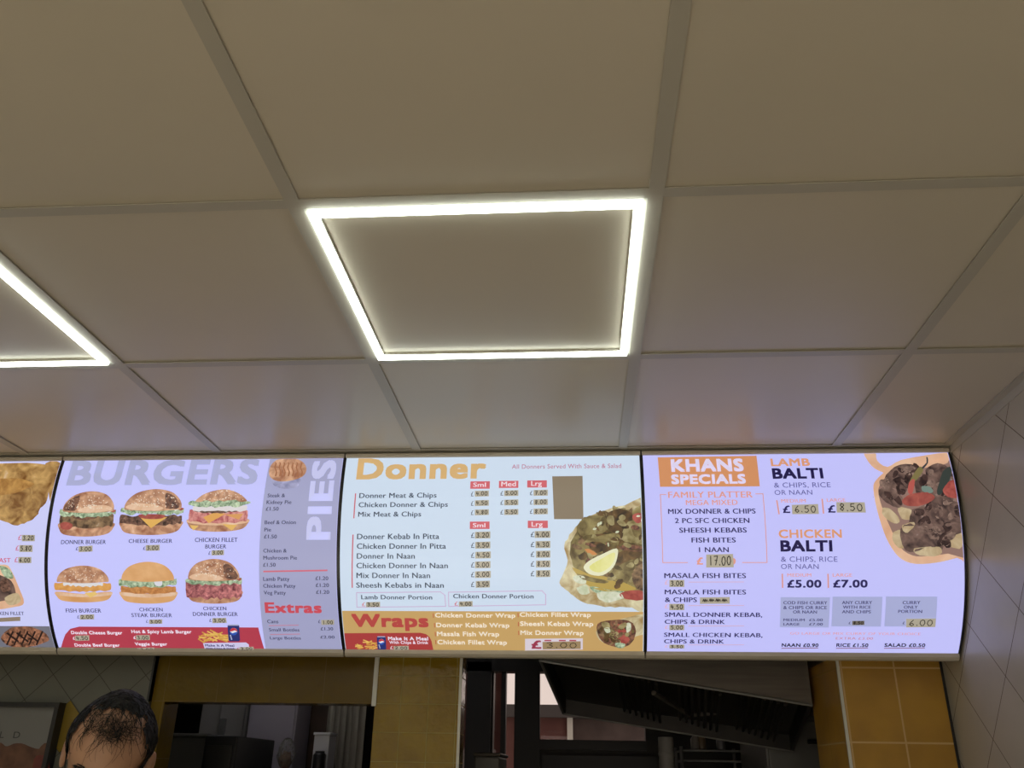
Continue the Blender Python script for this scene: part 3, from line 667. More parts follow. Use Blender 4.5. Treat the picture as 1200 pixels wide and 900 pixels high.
can_and_chips(B3, 'c7', 220, 280, 768, 850, 98, 225, 788, 850)
for v, s_, a, b, v2, c, d in (('c7', 'Chicken Donner Wrap', 583, 655, 'd1', 180, 650), ('c7', 'Donner Kebab Wrap', 590, 715, 'd1', 143, 712), ('c7', 'Masala Fish Wrap', 595, 770, 'd1', 80, 765), ('c7', 'Chicken Fillet Wrap', 598, 820, 'd1', 128, 818), ('d1', 'Chicken Fillet Wrap', 208, 652, 'd1', 648, 645), ('d1', 'Sheesh Kebab Wrap', 210, 708, 'd1', 663, 702), ('d1', 'Mix Donner Wrap', 212, 763, 'd1', 603, 758)):
    text(T, v, s_, a, b, c, d, 28, (240, 230, 214), .022, 9, v2)
    G.rect(v, a - 14, b - 27, a - 9, b, ink((190, 90, 70)), 3)
G.shape('d1', [(240, 785), (598, 782), (598, 852), (240, 858)], ink((224, 214, 226)), 3)
for xx in (360, 450, 515): G.shape('d1', [(xx, 792), (xx + 42, 792), (xx + 42, 800), (xx, 800)], ink((176, 70, 90)), 4)
text(T, 'd1', '£', 280, 845, 342, 845, 52, (160, 60, 84), .03); sticker(B3, 'd1', [(348, 802), (585, 798), (585, 845), (350, 848)], '3.00', (164, 140, 104), .0022)
S = Sheet(B3)                                  # donner plate
S.shape('d1', [(995, -45), (860, -42), (760, -18), (668, 15), (600, 45), (555, 95), (502, 165), (482, 225), (502, 300), (478, 375), (452, 440), (492, 482), (540, 520), (600, 560), (700, 583), (800, 590), (900, 590), (995, 578)], f_naan, 0, 3, .002)
S.shape('d1', [(995, 0), (900, -18), (760, 0), (640, 40), (560, 110), (520, 230), (540, 330), (600, 420), (720, 470), (860, 490), (995, 480)], f_meat, 1, 3, .003)
shards(S, 'd1', (540, -20, 985, 480), 90, [f_meat, f_meat2, f_meat3, f_meat4, f_meat4, f_donner], 62, 1.4, 5, lambda x, y: ((x - 800) / 250) ** 2 + ((y - 230) / 260) ** 2 < 1)
for pts, M, l in (([(560, 90), (640, 25), (730, 30), (760, 90), (720, 130), (640, 140), (590, 150)], f_meat, 3), ([(750, 10), (830, -20), (905, 10), (900, 80), (850, 150), (790, 130), (745, 90)], f_meat2, 3), ([(600, 190), (700, 150), (800, 130), (830, 160), (800, 220), (720, 250), (640, 260)], f_meat, 4), ([(640, 190), (700, 185), (740, 215), (700, 250), (650, 230)], f_meat2, 5),
                  ([(880, 60), (995, 70), (995, 190), (920, 190), (840, 170)], f_meat3, 4), ([(900, 100), (960, 90), (990, 130), (930, 160)], f_meat, 5), ([(830, 200), (995, 215), (995, 245), (850, 240)], f_bundark, 5), ([(800, 260), (900, 230), (995, 240), (995, 330), (880, 330), (800, 330)], f_meat2, 5), ([(760, 380), (880, 300), (930, 310), (900, 400), (860, 440), (780, 420)], f_meat, 6),
                  ([(900, 380), (960, 320), (995, 330), (995, 480), (930, 470)], f_donner, 6), ([(530, 340), (620, 380), (740, 400), (860, 440), (930, 480), (820, 490), (680, 480), (600, 430)], ink((186, 160, 84)), 6), ([(560, 380), (640, 400), (760, 430), (700, 440), (600, 415)], f_meat, 7), ([(640, 460), (760, 480), (900, 500), (840, 540), (700, 510)], f_lett, 6), ([(860, 490), (985, 490), (985, 540), (900, 545), (830, 520)], f_tom, 7),
                  ([(690, 500), (800, 490), (850, 530), (760, 560), (700, 540)], f_onion, 7), ([(560, 470), (620, 450), (640, 500), (590, 510)], f_onion, 7), ([(540, 400), (600, 395), (620, 440), (560, 440)], f_onion, 7), ([(905, 20), (960, 10), (985, 50), (930, 70)], f_tom, 6), ([(610, 195), (650, 190), (680, 215), (640, 215)], f_bundark, 7), ([(610, 230), (650, 235), (690, 262), (640, 265)], ink((206, 140, 84)), 7)):
    S.shape('d1', pts, M, l, 3, .0012)
for x, y, a in ((660, 110, .4), (690, 90, 1.2), (800, 130, .5), (755, 215, 1.5), (700, 80, .9), (930, 30, .3), (960, 60, 1.0)):
    dx, dy = 26 * math.cos(a), -26 * math.sin(a); S.shape('d1', [(x, y), (x + dx * .5 + 6, y + dy * .5 + 6), (x + dx, y + dy), (x + dx * .5 - 6, y + dy * .5 - 6)], f_onion, 8, 2)
shards(S, 'd1', (600, 0, 985, 470), 46, [f_meat3, f_meat4, f_meat2, f_bundark, f_meat3], 34, 7.2, 8, lambda x, y: ((x - 820) / 220) ** 2 + ((y - 220) / 240) ** 2 < 1)
S.shape('d1', [(605, 335), (640, 300), (720, 260), (808, 225), (812, 280), (785, 345), (720, 392), (650, 388), (612, 362)], ink((234, 234, 200)), 9, 3)
S.shape('d1', [(640, 335), (720, 285), (792, 250), (795, 290), (765, 340), (710, 372), (660, 365)], f_lemon, 10, 3)
S.done('printed_donner_plate', B3.panel)
S = Sheet(B3)                                  # rolled wrap
S.shape('d1', [(995, 640), (900, 645), (820, 668), (720, 690), (680, 740), (700, 790), (780, 830), (850, 840), (880, 800), (930, 770), (995, 745)], f_naan, 4, 3, .001)
S.shape('d1', [(690, 690), (780, 670), (880, 672), (925, 720), (915, 790), (870, 830), (800, 835), (730, 810), (690, 760)], f_bundark, 5, 3, .001)
S.shape('d1', [(700, 700), (780, 685), (820, 710), (800, 760), (730, 775), (690, 750)], f_donner, 6, 3, .001); shards(S, 'd1', (690, 680, 920, 825), 34, [f_meat2, f_donner, f_bundark, f_meat3, f_meat4], 30, 6.2, 3, lambda x, y: ((x - 805) / 108) ** 2 + ((y - 752) / 72) ** 2 < 1)
S.shape('d1', [(790, 780), (850, 760), (890, 790), (840, 825)], f_tom, 6, 3); S.shape('d1', [(780, 690), (850, 690), (880, 730), (820, 750)], f_tom, 6, 3); S.shape('d1', [(870, 690), (895, 690), (895, 730), (870, 745)], f_onion, 7, 3); S.shape('d1', [(800, 810), (860, 815), (850, 840), (810, 838)], f_lett, 7, 3); S.shape('d1', [(730, 720), (760, 715), (770, 740), (745, 748)], f_onion, 7, 3)
S.done('printed_wrap', B3.panel)

# ---- specials board
T = B4.text; G = B4.bands; NV = (44, 38, 92); OR = (224, 160, 122); PE = (226, 160, 146); OI = ink((224, 164, 160))
G.shape('d2', [(143, 111), (945, 98), (972, 346), (162, 350)], ink((217, 150, 104)), 0)
text(T, 'd2', 'KHANS', 255, 232, 843, 224, 103, (226, 218, 248), .04); text(T, 'd2', 'SPECIALS', 255, 330, 860, 325, 78, (226, 218, 248), .04)
text(T, 'd2', 'FAMILY PLATTER', 228, 442, 915, 437, 50, PE, .015); text(T, 'd2', 'MEGA MIXED', 372, 500, 792, 496, 42, PE, .012)
a0 = G.px('d2', [(165, 412)])[0]; b0 = G.px('d3', [(957, 123)])[0]; c0 = G.px('d2', [(210, 412), (940, 414)]); e0 = G.px('d3', [(357, 125), (772, 122)])
def seg(a, b, wd=.0024):
    d = (b - a).normalized(); n = Vector((-d.y, d.x)) * wd / 2; e = d * wd / 2; G.poly([a + n - e, b + n + e, b - n + e, a - n - e], OI, 1)
fl, fr, ft, fb = a0.x, b0.x, a0.y, b0.y
seg(Vector((fl, ft)), Vector((fl, fb))); seg(Vector((fr, ft)), Vector((fr, fb))); seg(Vector((fl, ft)), Vector((c0[0].x, ft))); seg(Vector((c0[1].x, ft)), Vector((fr, ft))); seg(Vector((fl, fb)), Vector((e0[0].x, fb))); seg(Vector((e0[1].x, fb)), Vector((fr, fb)))
for v, s_, a, b, c, d, h in (('d2', 'MIX DONNER & CHIPS', 228, 570, 938, 567, 40), ('d2', '2 PC SFC CHICKEN', 283, 645, 888, 642, 40), ('d2', 'SHEESH KEBABS', 318, 722, 866, 720, 40), ('d2', 'FISH BITES', 417, 802, 777, 800, 40), ('d2', '1 NAAN', 478, 880, 720, 878, 40),
                              ('d3', 'MASALA FISH BITES', 182, 240, 798, 238, 37), ('d3', 'MASALA FISH BITES', 185, 362, 798, 360, 35), ('d3', '& CHIPS', 187, 420, 428, 418, 35), ('d3', 'SMALL DONNER KEBAB,', 185, 532, 920, 528, 33), ('d3', 'CHIPS & DRINK', 185, 583, 640, 582, 31), ('d3', 'SMALL CHICKEN KEBAB,', 180, 682, 922, 680, 31), ('d3', 'CHIPS & DRINK', 180, 730, 633, 728, 30)):
    text(T, v, s_, a, b, c, d, h, NV, .016)
text(T, 'd3', '£', 427, 138, 475, 138, 55, PE, .03); sticker(B4, 'd3', [(497, 62), (700, 58), (705, 158), (497, 160)], '17.00', PAPER, .0026)
G.shape('d3', [(690, 95), (712, 92), (722, 112), (712, 135), (690, 138)], ink(PE), 2, 3)
for y, s0, s1, n in ((288, 252, 305, '3.00'), (465, 431, 479, '4.50'), (620, 589, 629, '5.00'), (759, 737, 766, '3.50')):
    text(T, 'd3', '£', 186, y, 212, y, (s1 - s0) * .66, (224, 184, 196), .01); sticker(B4, 'd3', [(220, s0), (333, s0), (333, s1), (220, s1)], n)
    G.line('d3', (365, (s0 + s1) / 2 - 8), (785, (s0 + s1) / 2 - 9), .0022, ink((216, 184, 206)), 1)
sticker(B4, 'd3', [(450, 383), (675, 380), (675, 430), (450, 432)], '~~~~')
text(T, 'd4', 'LAMB', 65, 130, 285, 125, 43, OR, .03); text(T, 'd4', 'BALTI', 75, 203, 360, 193, 60, (36, 30, 78), .035); text(T, 'd4', 'CHICKEN', 108, 532, 463, 528, 48, OR, .025); text(T, 'd4', 'BALTI', 118, 608, 410, 604, 64, (36, 30, 78), .035)
for s_, a, b, c, d, h in (('& CHIPS, RICE', 82, 248, 400, 246, 28), ('OR NAAN', 85, 290, 297, 286, 27), ('& CHIPS, RICE', 120, 664, 438, 662, 29), ('OR NAAN', 120, 705, 332, 702, 28)): text(T, 'd4', s_, a, b, c, d, h, (96, 94, 152), .002)
for v, p, q in (('d4', (97, 318), (110, 397)), ('d4', (352, 310), (360, 393)), ('d5', (128, 155), (130, 235)), ('d5', (385, 155), (387, 235))): G.line(v, p, q, .004, ink((226, 160, 150)), 1)
for v, s_, a, b, c in (('d4', 'MEDIUM', 122, 332, 260), ('d4', 'LARGE', 378, 328, 483), ('d5', 'MEDIUM', 155, 172, 290), ('d5', 'LARGE', 410, 172, 520)): text(T, v, s_, a, b, c, b - 2, 19, PE, .008)
text(T, 'd4', '£', 132, 390, 173, 390, 42, NV, .02); text(T, 'd4', '£', 385, 388, 428, 388, 42, NV, .02)
sticker(B4, 'd4', [(180, 345), (328, 340), (333, 396), (183, 397)], '6.50', PAPER, .0022); sticker(B4, 'd4', [(430, 330), (590, 330), (597, 388), (433, 388)], '8.50', PAPER, .0024)
text(T, 'd5', '£5.00', 155, 233, 347, 231, 44, NV, .03); text(T, 'd5', '£7.00', 413, 233, 607, 230, 44, NV, .03)
GB = ink((176, 182, 226))
for q in ((116, 287, 393, 457), (407, 284, 687, 452), (706, 283, 995, 452)): G.rect('d5', *q, GB, 0)
for s_, a, b, c, h in (('COD FISH CURRY', 133, 326, 380, 18), ('& CHIPS OR RICE', 133, 353, 378, 18), ('OR NAAN', 187, 377, 322, 17), ('MEDIUM', 133, 420, 253, 14), ('£5.00', 278, 420, 355, 14), ('LARGE', 133, 444, 225, 14), ('£7.00', 278, 444, 355, 14), ('ANY CURRY', 462, 325, 632, 18), ('WITH RICE', 467, 350, 625, 17), ('AND CHIPS', 462, 376, 625, 17), ('£', 500, 437, 512, 14), ('CURRY', 803, 325, 903, 18), ('ONLY', 810, 350, 888, 17), ('PORTION', 778, 374, 913, 17), ('£', 803, 437, 816, 14)):
    text(T, 'd5', s_, a, b, c, b - 1, h, (70, 66, 118), .016)
sticker(B4, 'd5', [(520, 418), (588, 417), (588, 440), (520, 441)], '8.50', (120, 112, 104)); sticker(B4, 'd5', [(823, 406), (990, 404), (987, 452), (823, 454)], '6.00', PAPER, .0022)
text(T, 'd5', 'GO LARGE OR MIX CURRY OF YOUR CHOICE', 170, 498, 905, 495, 14, (226, 168, 176), .012); text(T, 'd5', 'EXTRA £3.00', 427, 524, 637, 522, 14, (206, 150, 160), .012)
for s_, a, c in (('NAAN £0.90', 123, 330), ('RICE £1.50', 430, 610), ('SALAD £0.50', 700, 930)):
    text(T, 'd5', s_, a, 565, c, 563, 20, (36, 28, 60), .028); G.line('d5', (a, 574), (c, 572), .0024, ink((136, 84, 100)), 1)
S = Sheet(B4)                                  # lamb tray
S.shape('d4', [(585, 48), (650, 46), (662, 95), (720, 130), (800, 90), (1000, 55), (1066, 48), (1080, 130), (760, 175), (690, 160), (630, 125)], f_tray, 0, 3)
S.shape('d4', [(640, 255), (655, 205), (720, 150), (800, 130), (1000, 110), (1140, 100), (1180, 620), (1110, 642), (1000, 668), (880, 676), (800, 650), (745, 590), (700, 500), (660, 370)], f_tray, 1, 3)
S.shape('d4', [(668, 255), (720, 180), (800, 150), (1000, 130), (1150, 120), (1180, 600), (1060, 618), (940, 632), (860, 628), (790, 580), (735, 470), (690, 360)], ink((150, 120, 110)), 2, 3)
for pts, M, l in (([(700, 200), (760, 130), (850, 115), (900, 150), (880, 230), (800, 260), (720, 240)], f_lamb, 4), ([(670, 260), (730, 240), (800, 300), (790, 360), (730, 340), (680, 300)], f_lamb, 5), ([(930, 150), (1000, 112), (1065, 140), (1060, 210), (980, 230)], f_lamb, 4), ([(880, 200), (1000, 190), (1060, 280), (1000, 340), (900, 330)], f_lamb, 3), ([(860, 380), (980, 330), (1120, 330), (1150, 480), (1060, 560), (960, 590), (830, 560), (840, 470)], f_lamb, 6), ([(790, 480), (880, 440), (960, 540), (900, 600), (820, 600)], f_lamb, 7),
                  ([(640, 300), (641, 300), (640, 301)], f_lamb, 1), ([(690, 360), (740, 370), (790, 430), (760, 450), (700, 410)], f_potato, 5), ([(750, 500), (800, 490), (830, 560), (790, 590), (750, 550)], f_potato, 6), ([(780, 360), (850, 370), (860, 420), (800, 420)], f_potato, 5), ([(870, 590), (1010, 580), (1010, 625), (900, 630)], f_potato, 7), ([(1040, 560), (1130, 500), (1160, 540), (1120, 590)], f_potato, 7), ([(800, 460), (870, 440), (860, 480), (820, 500)], f_potato, 7),
                  ([(800, 320), (850, 285), (940, 275), (985, 305), (920, 345), (830, 350)], ink((176, 96, 86)), 8), ([(1030, 260), (1080, 205), (1120, 230), (1125, 300), (1060, 300)], f_tom, 8), ([(1000, 250), (1030, 160), (1070, 130), (1080, 170), (1040, 260), (1005, 290)], ink((58, 66, 62)), 8), ([(910, 240), (960, 245), (975, 275), (925, 275)], ink((120, 140, 130)), 8)):
    S.shape('d4', pts, M, l, 3, .0012)
shards(S, 'd4', (680, 130, 1150, 600), 120, [f_lamb, f_lamb2, f_lamb3, f_lamb3, f_lamb], 44, 6.3, 11, lambda x, y: (y < 330 and ((x - 900) / 230) ** 2 + ((y - 240) / 110) ** 2 < 1 and not (800 < x < 985 and 270 < y < 350)) or ((x - 1010) / 150) ** 2 + ((y - 460) / 120) ** 2 < 1)
S.shape('d4', [(800, 320), (850, 285), (940, 275), (985, 305), (920, 345), (830, 350)], food('red_pepper_print', [(140, 66, 62), (178, 96, 84)], 40), 8.3, 3); S.shape('d4', [(1030, 260), (1080, 205), (1120, 230), (1125, 300), (1060, 300)], f_tom, 8.3, 3)
S.shape('d4', [(835, 275), (840, 220), (880, 150), (905, 130), (920, 150), (895, 190), (865, 225), (858, 280)], ink((130, 120, 76)), 9, 3); S.shape('d4', [(834, 275), (838, 225), (862, 200), (872, 215), (858, 280)], ink((186, 92, 84)), 10, 3)
S.shape('d4', [(912, 134), (938, 108), (936, 78), (944, 80), (946, 110), (920, 142)], ink((60, 64, 70)), 10, 2)
S.done('printed_lamb_tray', B4.panel)

# ---- leftmost board
T = B1.text; G = B1.bands; RD = (206, 90, 110)
for y, s0, n in ((390, (91, 370, 144, 396), '3.20'), (433, (81, 411, 135, 439), '5.80'), (480, (77, 459, 130, 484), '6.00')):
    text(T, 'c1', '£', s0[0] - 16, y, s0[0] - 3, y, 20, RD); sticker(B1, 'c1', [s0[:2], s0[2:]], n)
text(T, 'c1', 'BREAST', -46, 483, 45, 480, 18, RD, .012); text(T, 'c1', 'CHICKEN FILLET', -46, 695, 100, 693, 14, DK, .012)
sticker(B1, 'c1', [(-20, 706), (85, 700), (85, 717), (-20, 722)], None, (150, 134, 116))
ty = G.px('c1', [(100, 740)])[0].y; G.poly([(.001, ty), (B1.width - .001, ty), (B1.width - .001, TL - .001), (.001, TL - .001)], ink((120, 120, 132)), 0)
S = Sheet(B1)
S.shape('c1', [(-300, 85), (-100, 82), (160, 80), (190, 110), (205, 150), (190, 230), (165, 260), (150, 290), (110, 320), (60, 330), (0, 310), (-100, 290), (-260, 240)], f_fry, 1, 4, .002); S.shape('c1', [(185, 80), (250, 78), (245, 130), (222, 200), (205, 235), (195, 170)], f_fry, 2, 3)
S.shape('c1', [(-40, 150), (60, 140), (140, 165), (60, 200), (-30, 210)], food('fry_crust_print', [(150, 102, 50), (196, 150, 84)], 44), 3, 3, .002)
S.done('printed_fried_chicken', B1.panel)
S = Sheet(B1); S.shape('c1', [(-60, 520), (20, 490), (50, 520), (80, 590), (98, 645), (60, 662), (-60, 665)], f_tray, 1, 3); S.shape('c1', [(-60, 530), (20, 540), (55, 570), (60, 620), (0, 640), (-60, 640)], f_lamb, 2, 3, .001); S.shape('c1', [(0, 495), (40, 510), (55, 545), (20, 540)], f_lett, 3, 3); S.shape('c1', [(20, 625), (70, 605), (85, 640), (40, 655)], f_potato, 3, 3); S.shape('c1', [(0, 560), (30, 550), (45, 590), (10, 600)], f_patty, 4, 3, .001); S.done('printed_kebab_tray', B1.panel)
S = Sheet(B1); S.shape('c1', [(5, 785), (30, 755), (70, 742), (130, 745), (180, 765), (200, 795), (160, 815), (100, 828), (50, 825), (15, 805)], f_grill, 1, 4, .001)
for x in (35, 65, 95, 125, 155): S.shape('c1', [(x - 10, 815), (x - 4, 818), (x + 22, 762), (x + 16, 758)], ink((44, 30, 28)), 2)
for x in (50, 90, 130): S.shape('c1', [(x - 24, 770), (x - 20, 764), (x + 28, 800), (x + 24, 806)], ink((44, 30, 28)), 2)
S.done('printed_grilled_chicken', B1.panel)

# ---- make the lettering
tmp = []
for (S, body, A, X, Yv, M, bold, layer) in TEXTS:
    c = bpy.data.curves.new('lettering', 'FONT'); c.body = body; c.resolution_u = 3; c.size = 1
    c.space_character = 1.0 + (.05 if bold < .02 and len(body) > 5 else bold * 2.2)
    o = bpy.data.objects.new('lettering', c); COL.objects.link(o); tmp.append(o)
bpy.context.view_layer.update(); dg = bpy.context.evaluated_depsgraph_get()
for o, (S, body, A, X, Yv, M, bold, layer) in zip(tmp, TEXTS):
    me = bpy.data.meshes.new_from_object(o.evaluated_get(dg)); b = bmesh.new(); b.from_mesh(me); bpy.data.meshes.remove(me)
    x0 = min(v.co.x for v in b.verts); x1 = max(v.co.x for v in b.verts); of = bold * (1.0 if bold >= .02 else 1.5); cap = .691 + (2 * of if bold >= .02 else 0)
    if bold:
        g0 = b.verts[:] + b.edges[:] + b.faces[:]
        sh = [(-of, 0), (of, 0)] if bold < .02 else [(-of, -of), (of, -of), (of, of), (-of, of), (0, of * 1.0), (0, -of * 1.0)]
        for dx, dy in sh:
            d_ = bmesh.ops.duplicate(b, geom=g0)['geom']
            bmesh.ops.translate(b, verts=[v for v in d_ if isinstance(v, bmesh.types.BMVert)], vec=(dx, dy, 0))
        x0 -= of; x1 += of
    oy_ = of if bold >= .02 else 0
    for v in b.verts:
        q = A + X * ((v.co.x - x0) / (x1 - x0)) + Yv * ((v.co.y + oy_) / cap)
        q.x = min(max(q.x, .001), S.b.width - .001); q.y = min(max(q.y, .001), TL - .001); v.co = (q.x, q.y, 0)
    slice_bm(b, .02); S.merge(b, M, layer)
for o in tmp:
    c = o.data; bpy.data.objects.remove(o); bpy.data.curves.remove(c)
for B in boards:
    B.bands.done('printed_bands', B.panel); B.text.done('printed_lettering', B.panel)
# the parts of each board were made in room coordinates: hang them on the board's own base
for B in boards:
    off = Vector(B.root.location)
    for ch in list(B.root.children): ch.location = -off

# ================================================================== POSTER ON THE LEFT WALL
pz = at(72, 823.5, 2.65).z; pxr = at(72, 823.5, 2.65).x
pr = empty('framed_poster', (pxr - .42, 2.66, pz - .6)); tag(pr, 'black framed food poster on the tiled wall behind the man', 'poster')
def bl(name, lo, hi, mt, par=None, bev=0): return bxl(name, lo, hi, mt, par, bev)
bm = bmesh.new(); W2, H2 = .42, .6
for lo, hi in (((-W2, 0), (-W2 + .013, H2)), ((W2 - .013, 0), (W2, H2)), ((-W2 + .013, 0), (W2 - .013, .013)), ((-W2 + .013, H2 - .013), (W2 - .013, H2))): box(bm, (lo[0], -.02, lo[1]), (hi[0], .02, hi[1]))
put('frame', bm, m_black, pr)
bm = bmesh.new(); box(bm, (-W2 + .012, -.004, .012), (W2 - .012, .018, H2 - .012)); ps = put('poster_print', bm, mottled('grey_poster_paper', (.17, .17, .165), (.15, .15, .145), 2, .4), pr)
# chicken pieces and the end of a word printed on it
bm = bmesh.new()
def flat(bm, pts, y, mi=0):
    vs = [bm.verts.new((p[0], y, p[1])) for p in pts]; f = bm.faces.new(vs); f.material_index = mi
def ppx(x, y): q = at(x, y, 2.656) - Vector(pr.location); return (q.x, q.z)
pts = [ppx(-60, 875), ppx(-20, 868), ppx(2, 871), ppx(8, 874), ppx(20, 871), ppx(34, 874), ppx(46, 877), ppx(52, 871), ppx(59, 872), ppx(57, 900), ppx(54, 960), ppx(-60, 960)]
flat(bm, smooth_loop(pts, 3, .002), -.0048); 
flat(bm, smooth_loop([ppx(40, 890), ppx(50, 885), ppx(58, 888), ppx(56, 930), ppx(38, 930)], 3), -.0056, 1)
put('printed_chicken', bm, [mottled('printed_chicken_ink', (.07, .025, .012), (.13, .055, .028), 30, .5), mottled('printed_sauce_ink', (.12, .02, .015), (.16, .03, .02), 20, .5)], ps)
ctx = bpy.data.curves.new('lettering', 'FONT'); ctx.body = 'W   O   R   L   D'; to = bpy.data.objects.new('lettering', ctx); COL.objects.link(to); bpy.context.view_layer.update()
me = bpy.data.meshes.new_from_object(to.evaluated_get(bpy.context.evaluated_depsgraph_get())); b = bmesh.new(); b.from_mesh(me)
bpy.data.objects.remove(to); bpy.data.curves.remove(ctx); bpy.data.meshes.remove(me)
x1 = max(v.co.x for v in b.verts); e = ppx(23, 865); l0 = ppx(0, 864.5); hcap = ppx(23, 857.5)[1] - e[1]
k = hcap / .691 
for v in b.verts: v.co = Vector((e[0] + (v.co.x - x1) * k * 1.25, -.0056, e[1] + v.co.y * k))
put('printed_word', b, mat('poster_letter_ink', (.03, .03, .03), .5), ps)

# ================================================================== KITCHEN BEHIND THE COUNTER
# extractor hood: steel canopy with a slanting lip, dark filters inside
FL, FR, BL_, BR = at(633, 774, 2.95), at(952, 826.5, 2.95), at(660, 836, 3.6), at(930, 880, 3.6)
hood = empty('extractor_hood', (FL.x + .4, 3.3, FR.z)); tag(hood, 'steel extractor hood with slanting lip and black underside, right of the kitchen window', 'extractor hood')
HL = Vector(hood.location)
def hq(bm, pts, th=None): hexa(bm, [Vector(p) - HL for p in pts])
up = Vector((0, 0, 1)); topz = HC - .02
bm = bmesh.new()
def wallq(a, b, th, h0, h1):                 # upright sheet from a to b
    d = (b - a); n = Vector((-d.y, d.x, 0)).normalized() * th
    hq(bm, [a, b, Vector((b.x, b.y, h1)), Vector((a.x, a.y, h0)), a + n, b + n, Vector((b.x, b.y, h1)) + n, Vector((a.x, a.y, h0)) + n])
wallq(FL, FR, .012, topz, topz); put('front_panel', bm, m_steel, hood)
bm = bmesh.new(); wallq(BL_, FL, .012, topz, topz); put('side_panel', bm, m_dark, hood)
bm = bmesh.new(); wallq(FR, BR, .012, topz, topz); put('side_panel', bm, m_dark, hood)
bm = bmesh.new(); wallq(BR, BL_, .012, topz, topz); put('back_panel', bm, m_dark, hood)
bm = bmesh.new()
for a, b in ((FL, FR), (FL, BL_), (BL_, BR)): tube(bm, [a - HL, b - HL], .005, 8)
put('rim', bm, m_grey, hood)
bm = bmesh.new(); I = [FL.lerp(BR, .02) + up * .05, FR.lerp(BL_, .02) + up * .05, BR.lerp(FL, .02) + up * .05, BL_.lerp(FR, .02) + up * .05]
hq(bm, I + [p + up * .02 for p in I]); put('filter_housing', bm, m_dark, hood)
for i in range(3):
    bm = bmesh.new(); a = FL.lerp(FR, .28 + i * .24); c = BL_.lerp(BR, .28 + i * .24)
    for k in range(7):
        o = Vector((.022 * k, 0, -.026 * k * .25 + .028)); tube(bm, [a.lerp(c, .12) + o - HL, a.lerp(c, .88) + o - HL], .006, 6)
    put('baffle_filter', bm, m_dark, hood)
bm = bmesh.new(); a, c = at(766, 812, 3.1), at(808, 838, 3.45); e = at(880, 833, 3.45)
tube(bm, [a - HL, c - HL, e - HL], .009, 6); put('drip_channel', bm, m_steel, hood)

# tall grey cabinet under the hood, on the right
p0, p1, p2 = at(893, 838, 3.72), at(975, 838, 3.72), at(876, 849, 3.9)
cb = empty('tall_cabinet', ((p0.x + .2), 3.9, 0)); tag(cb, 'tall grey steel cabinet under the hood beside the amber pillar', 'cabinet')
bxl('body', (p0.x, 3.72, 0), (XR - .02, 4.3, p0.z), m_grey, cb, .006)
bxl('door', (p0.x + .008, 3.705, .15), (XR - .05, 3.72, p0.z - .02), m_grey, cb, .004)
bxl('handle', (p0.x + .16, 3.69, at(925, 868, 3.6).z - .008), (p0.x + .24, 3.705, at(925, 868, 3.6).z + .008), m_black, cb, .003)
# worktop with flue pipe and a rack of bottles, deep in the shade
wt = empty('kitchen_worktop', (.15, 4.4, 0)); tag(wt, 'dark steel worktop below the hood along the kitchen', 'worktop')
bxl('top', (-.2, 3.95, .9), (p0.x - .03, 4.75, .94), m_dark, wt, .004); bxl('cabinet_body', (-.17, 4.0, 0), (p0.x - .05, 4.72, .9), m_dark, wt)
fp0, fp1 = at(772, 870, 4.1), at(790, 870, 4.1); r = (fp1.x - fp0.x) / 2; fc = ((fp0.x + fp1.x) / 2, 4.1 + r, .94)
fp = empty('flue_pipe', fc); tag(fp, 'pale grey upright pipe standing under the extractor hood', 'pipe')
hz = at(781, 863.5, 4.1).z - .94
bm = bmesh.new(); lathe(bm, [(r, 0), (r, hz - .006), (r * .96, hz)], (0, 0, 0)); put('pipe', bm, m_pale, fp, True)
bm = bmesh.new(); zs = at(781, 884, 4.1).z - .94; lathe(bm, [(r, zs - .008), (r * 1.05, zs - .006), (r * 1.05, zs + .006), (r, zs + .008)], (0, 0, 0)); put('seam_ring', bm, m_pale, fp, True)
rk0, rk1 = at(797, 880, 4.4), at(868, 880, 4.4)
rk = empty('storage_rack', ((rk0.x + rk1.x) / 2, 4.4, .94)); tag(rk, 'dark wire storage rack right of the pale pipe under the hood', 'rack')
bm = bmesh.new()
for x in (rk0.x, rk1.x):
    for y in (4.35, 4.6): tube(bm, [(x - rk.location.x, y - 4.4, 0), (x - rk.location.x, y - 4.4, .84)], .008, 6)
put('upright', bm, m_grey, rk)
for py in (880, 892, 903):
    z = at(830, py, 4.4).z - .94; bm = bmesh.new()
    for y in (-.05, 0, .05, .1, .15, .2): tube(bm, [(rk0.x - rk.location.x, y, z), (rk1.x - rk.location.x, y, z)], .005, 6)
    put('shelf', bm, m_grey, rk)
zsh = at(830, 880, 4.4).z + .006
for i, (px_, col, lb) in enumerate(((815, (.30, .28, .26), 'pale small bottle on the dark storage rack, left one'), (823, (.22, .16, .1), 'brown small bottle on the dark storage rack, middle one'), (845, (.2, .2, .22), 'grey small bottle on the dark storage rack, right one'))):
    c = at(px_, 880, 4.44); b_ = empty('bottle', (c.x, 4.44, zsh)); tag(b_, lb, 'bottle', 'bottles on the storage rack')
    bm = bmesh.new(); lathe(bm, [(.018, 0), (.02, .004), (.02, .045), (.009, .06), (.009, .07)], (0, 0, 0), 14); put('body', bm, mat('bottle_plastic', col, .3), b_, True)
    bm = bmesh.new(); lathe(bm, [(.011, .068), (.011, .084), (.009, .086)], (0, 0, 0), 12); put('cap', bm, m_black, b_, True)
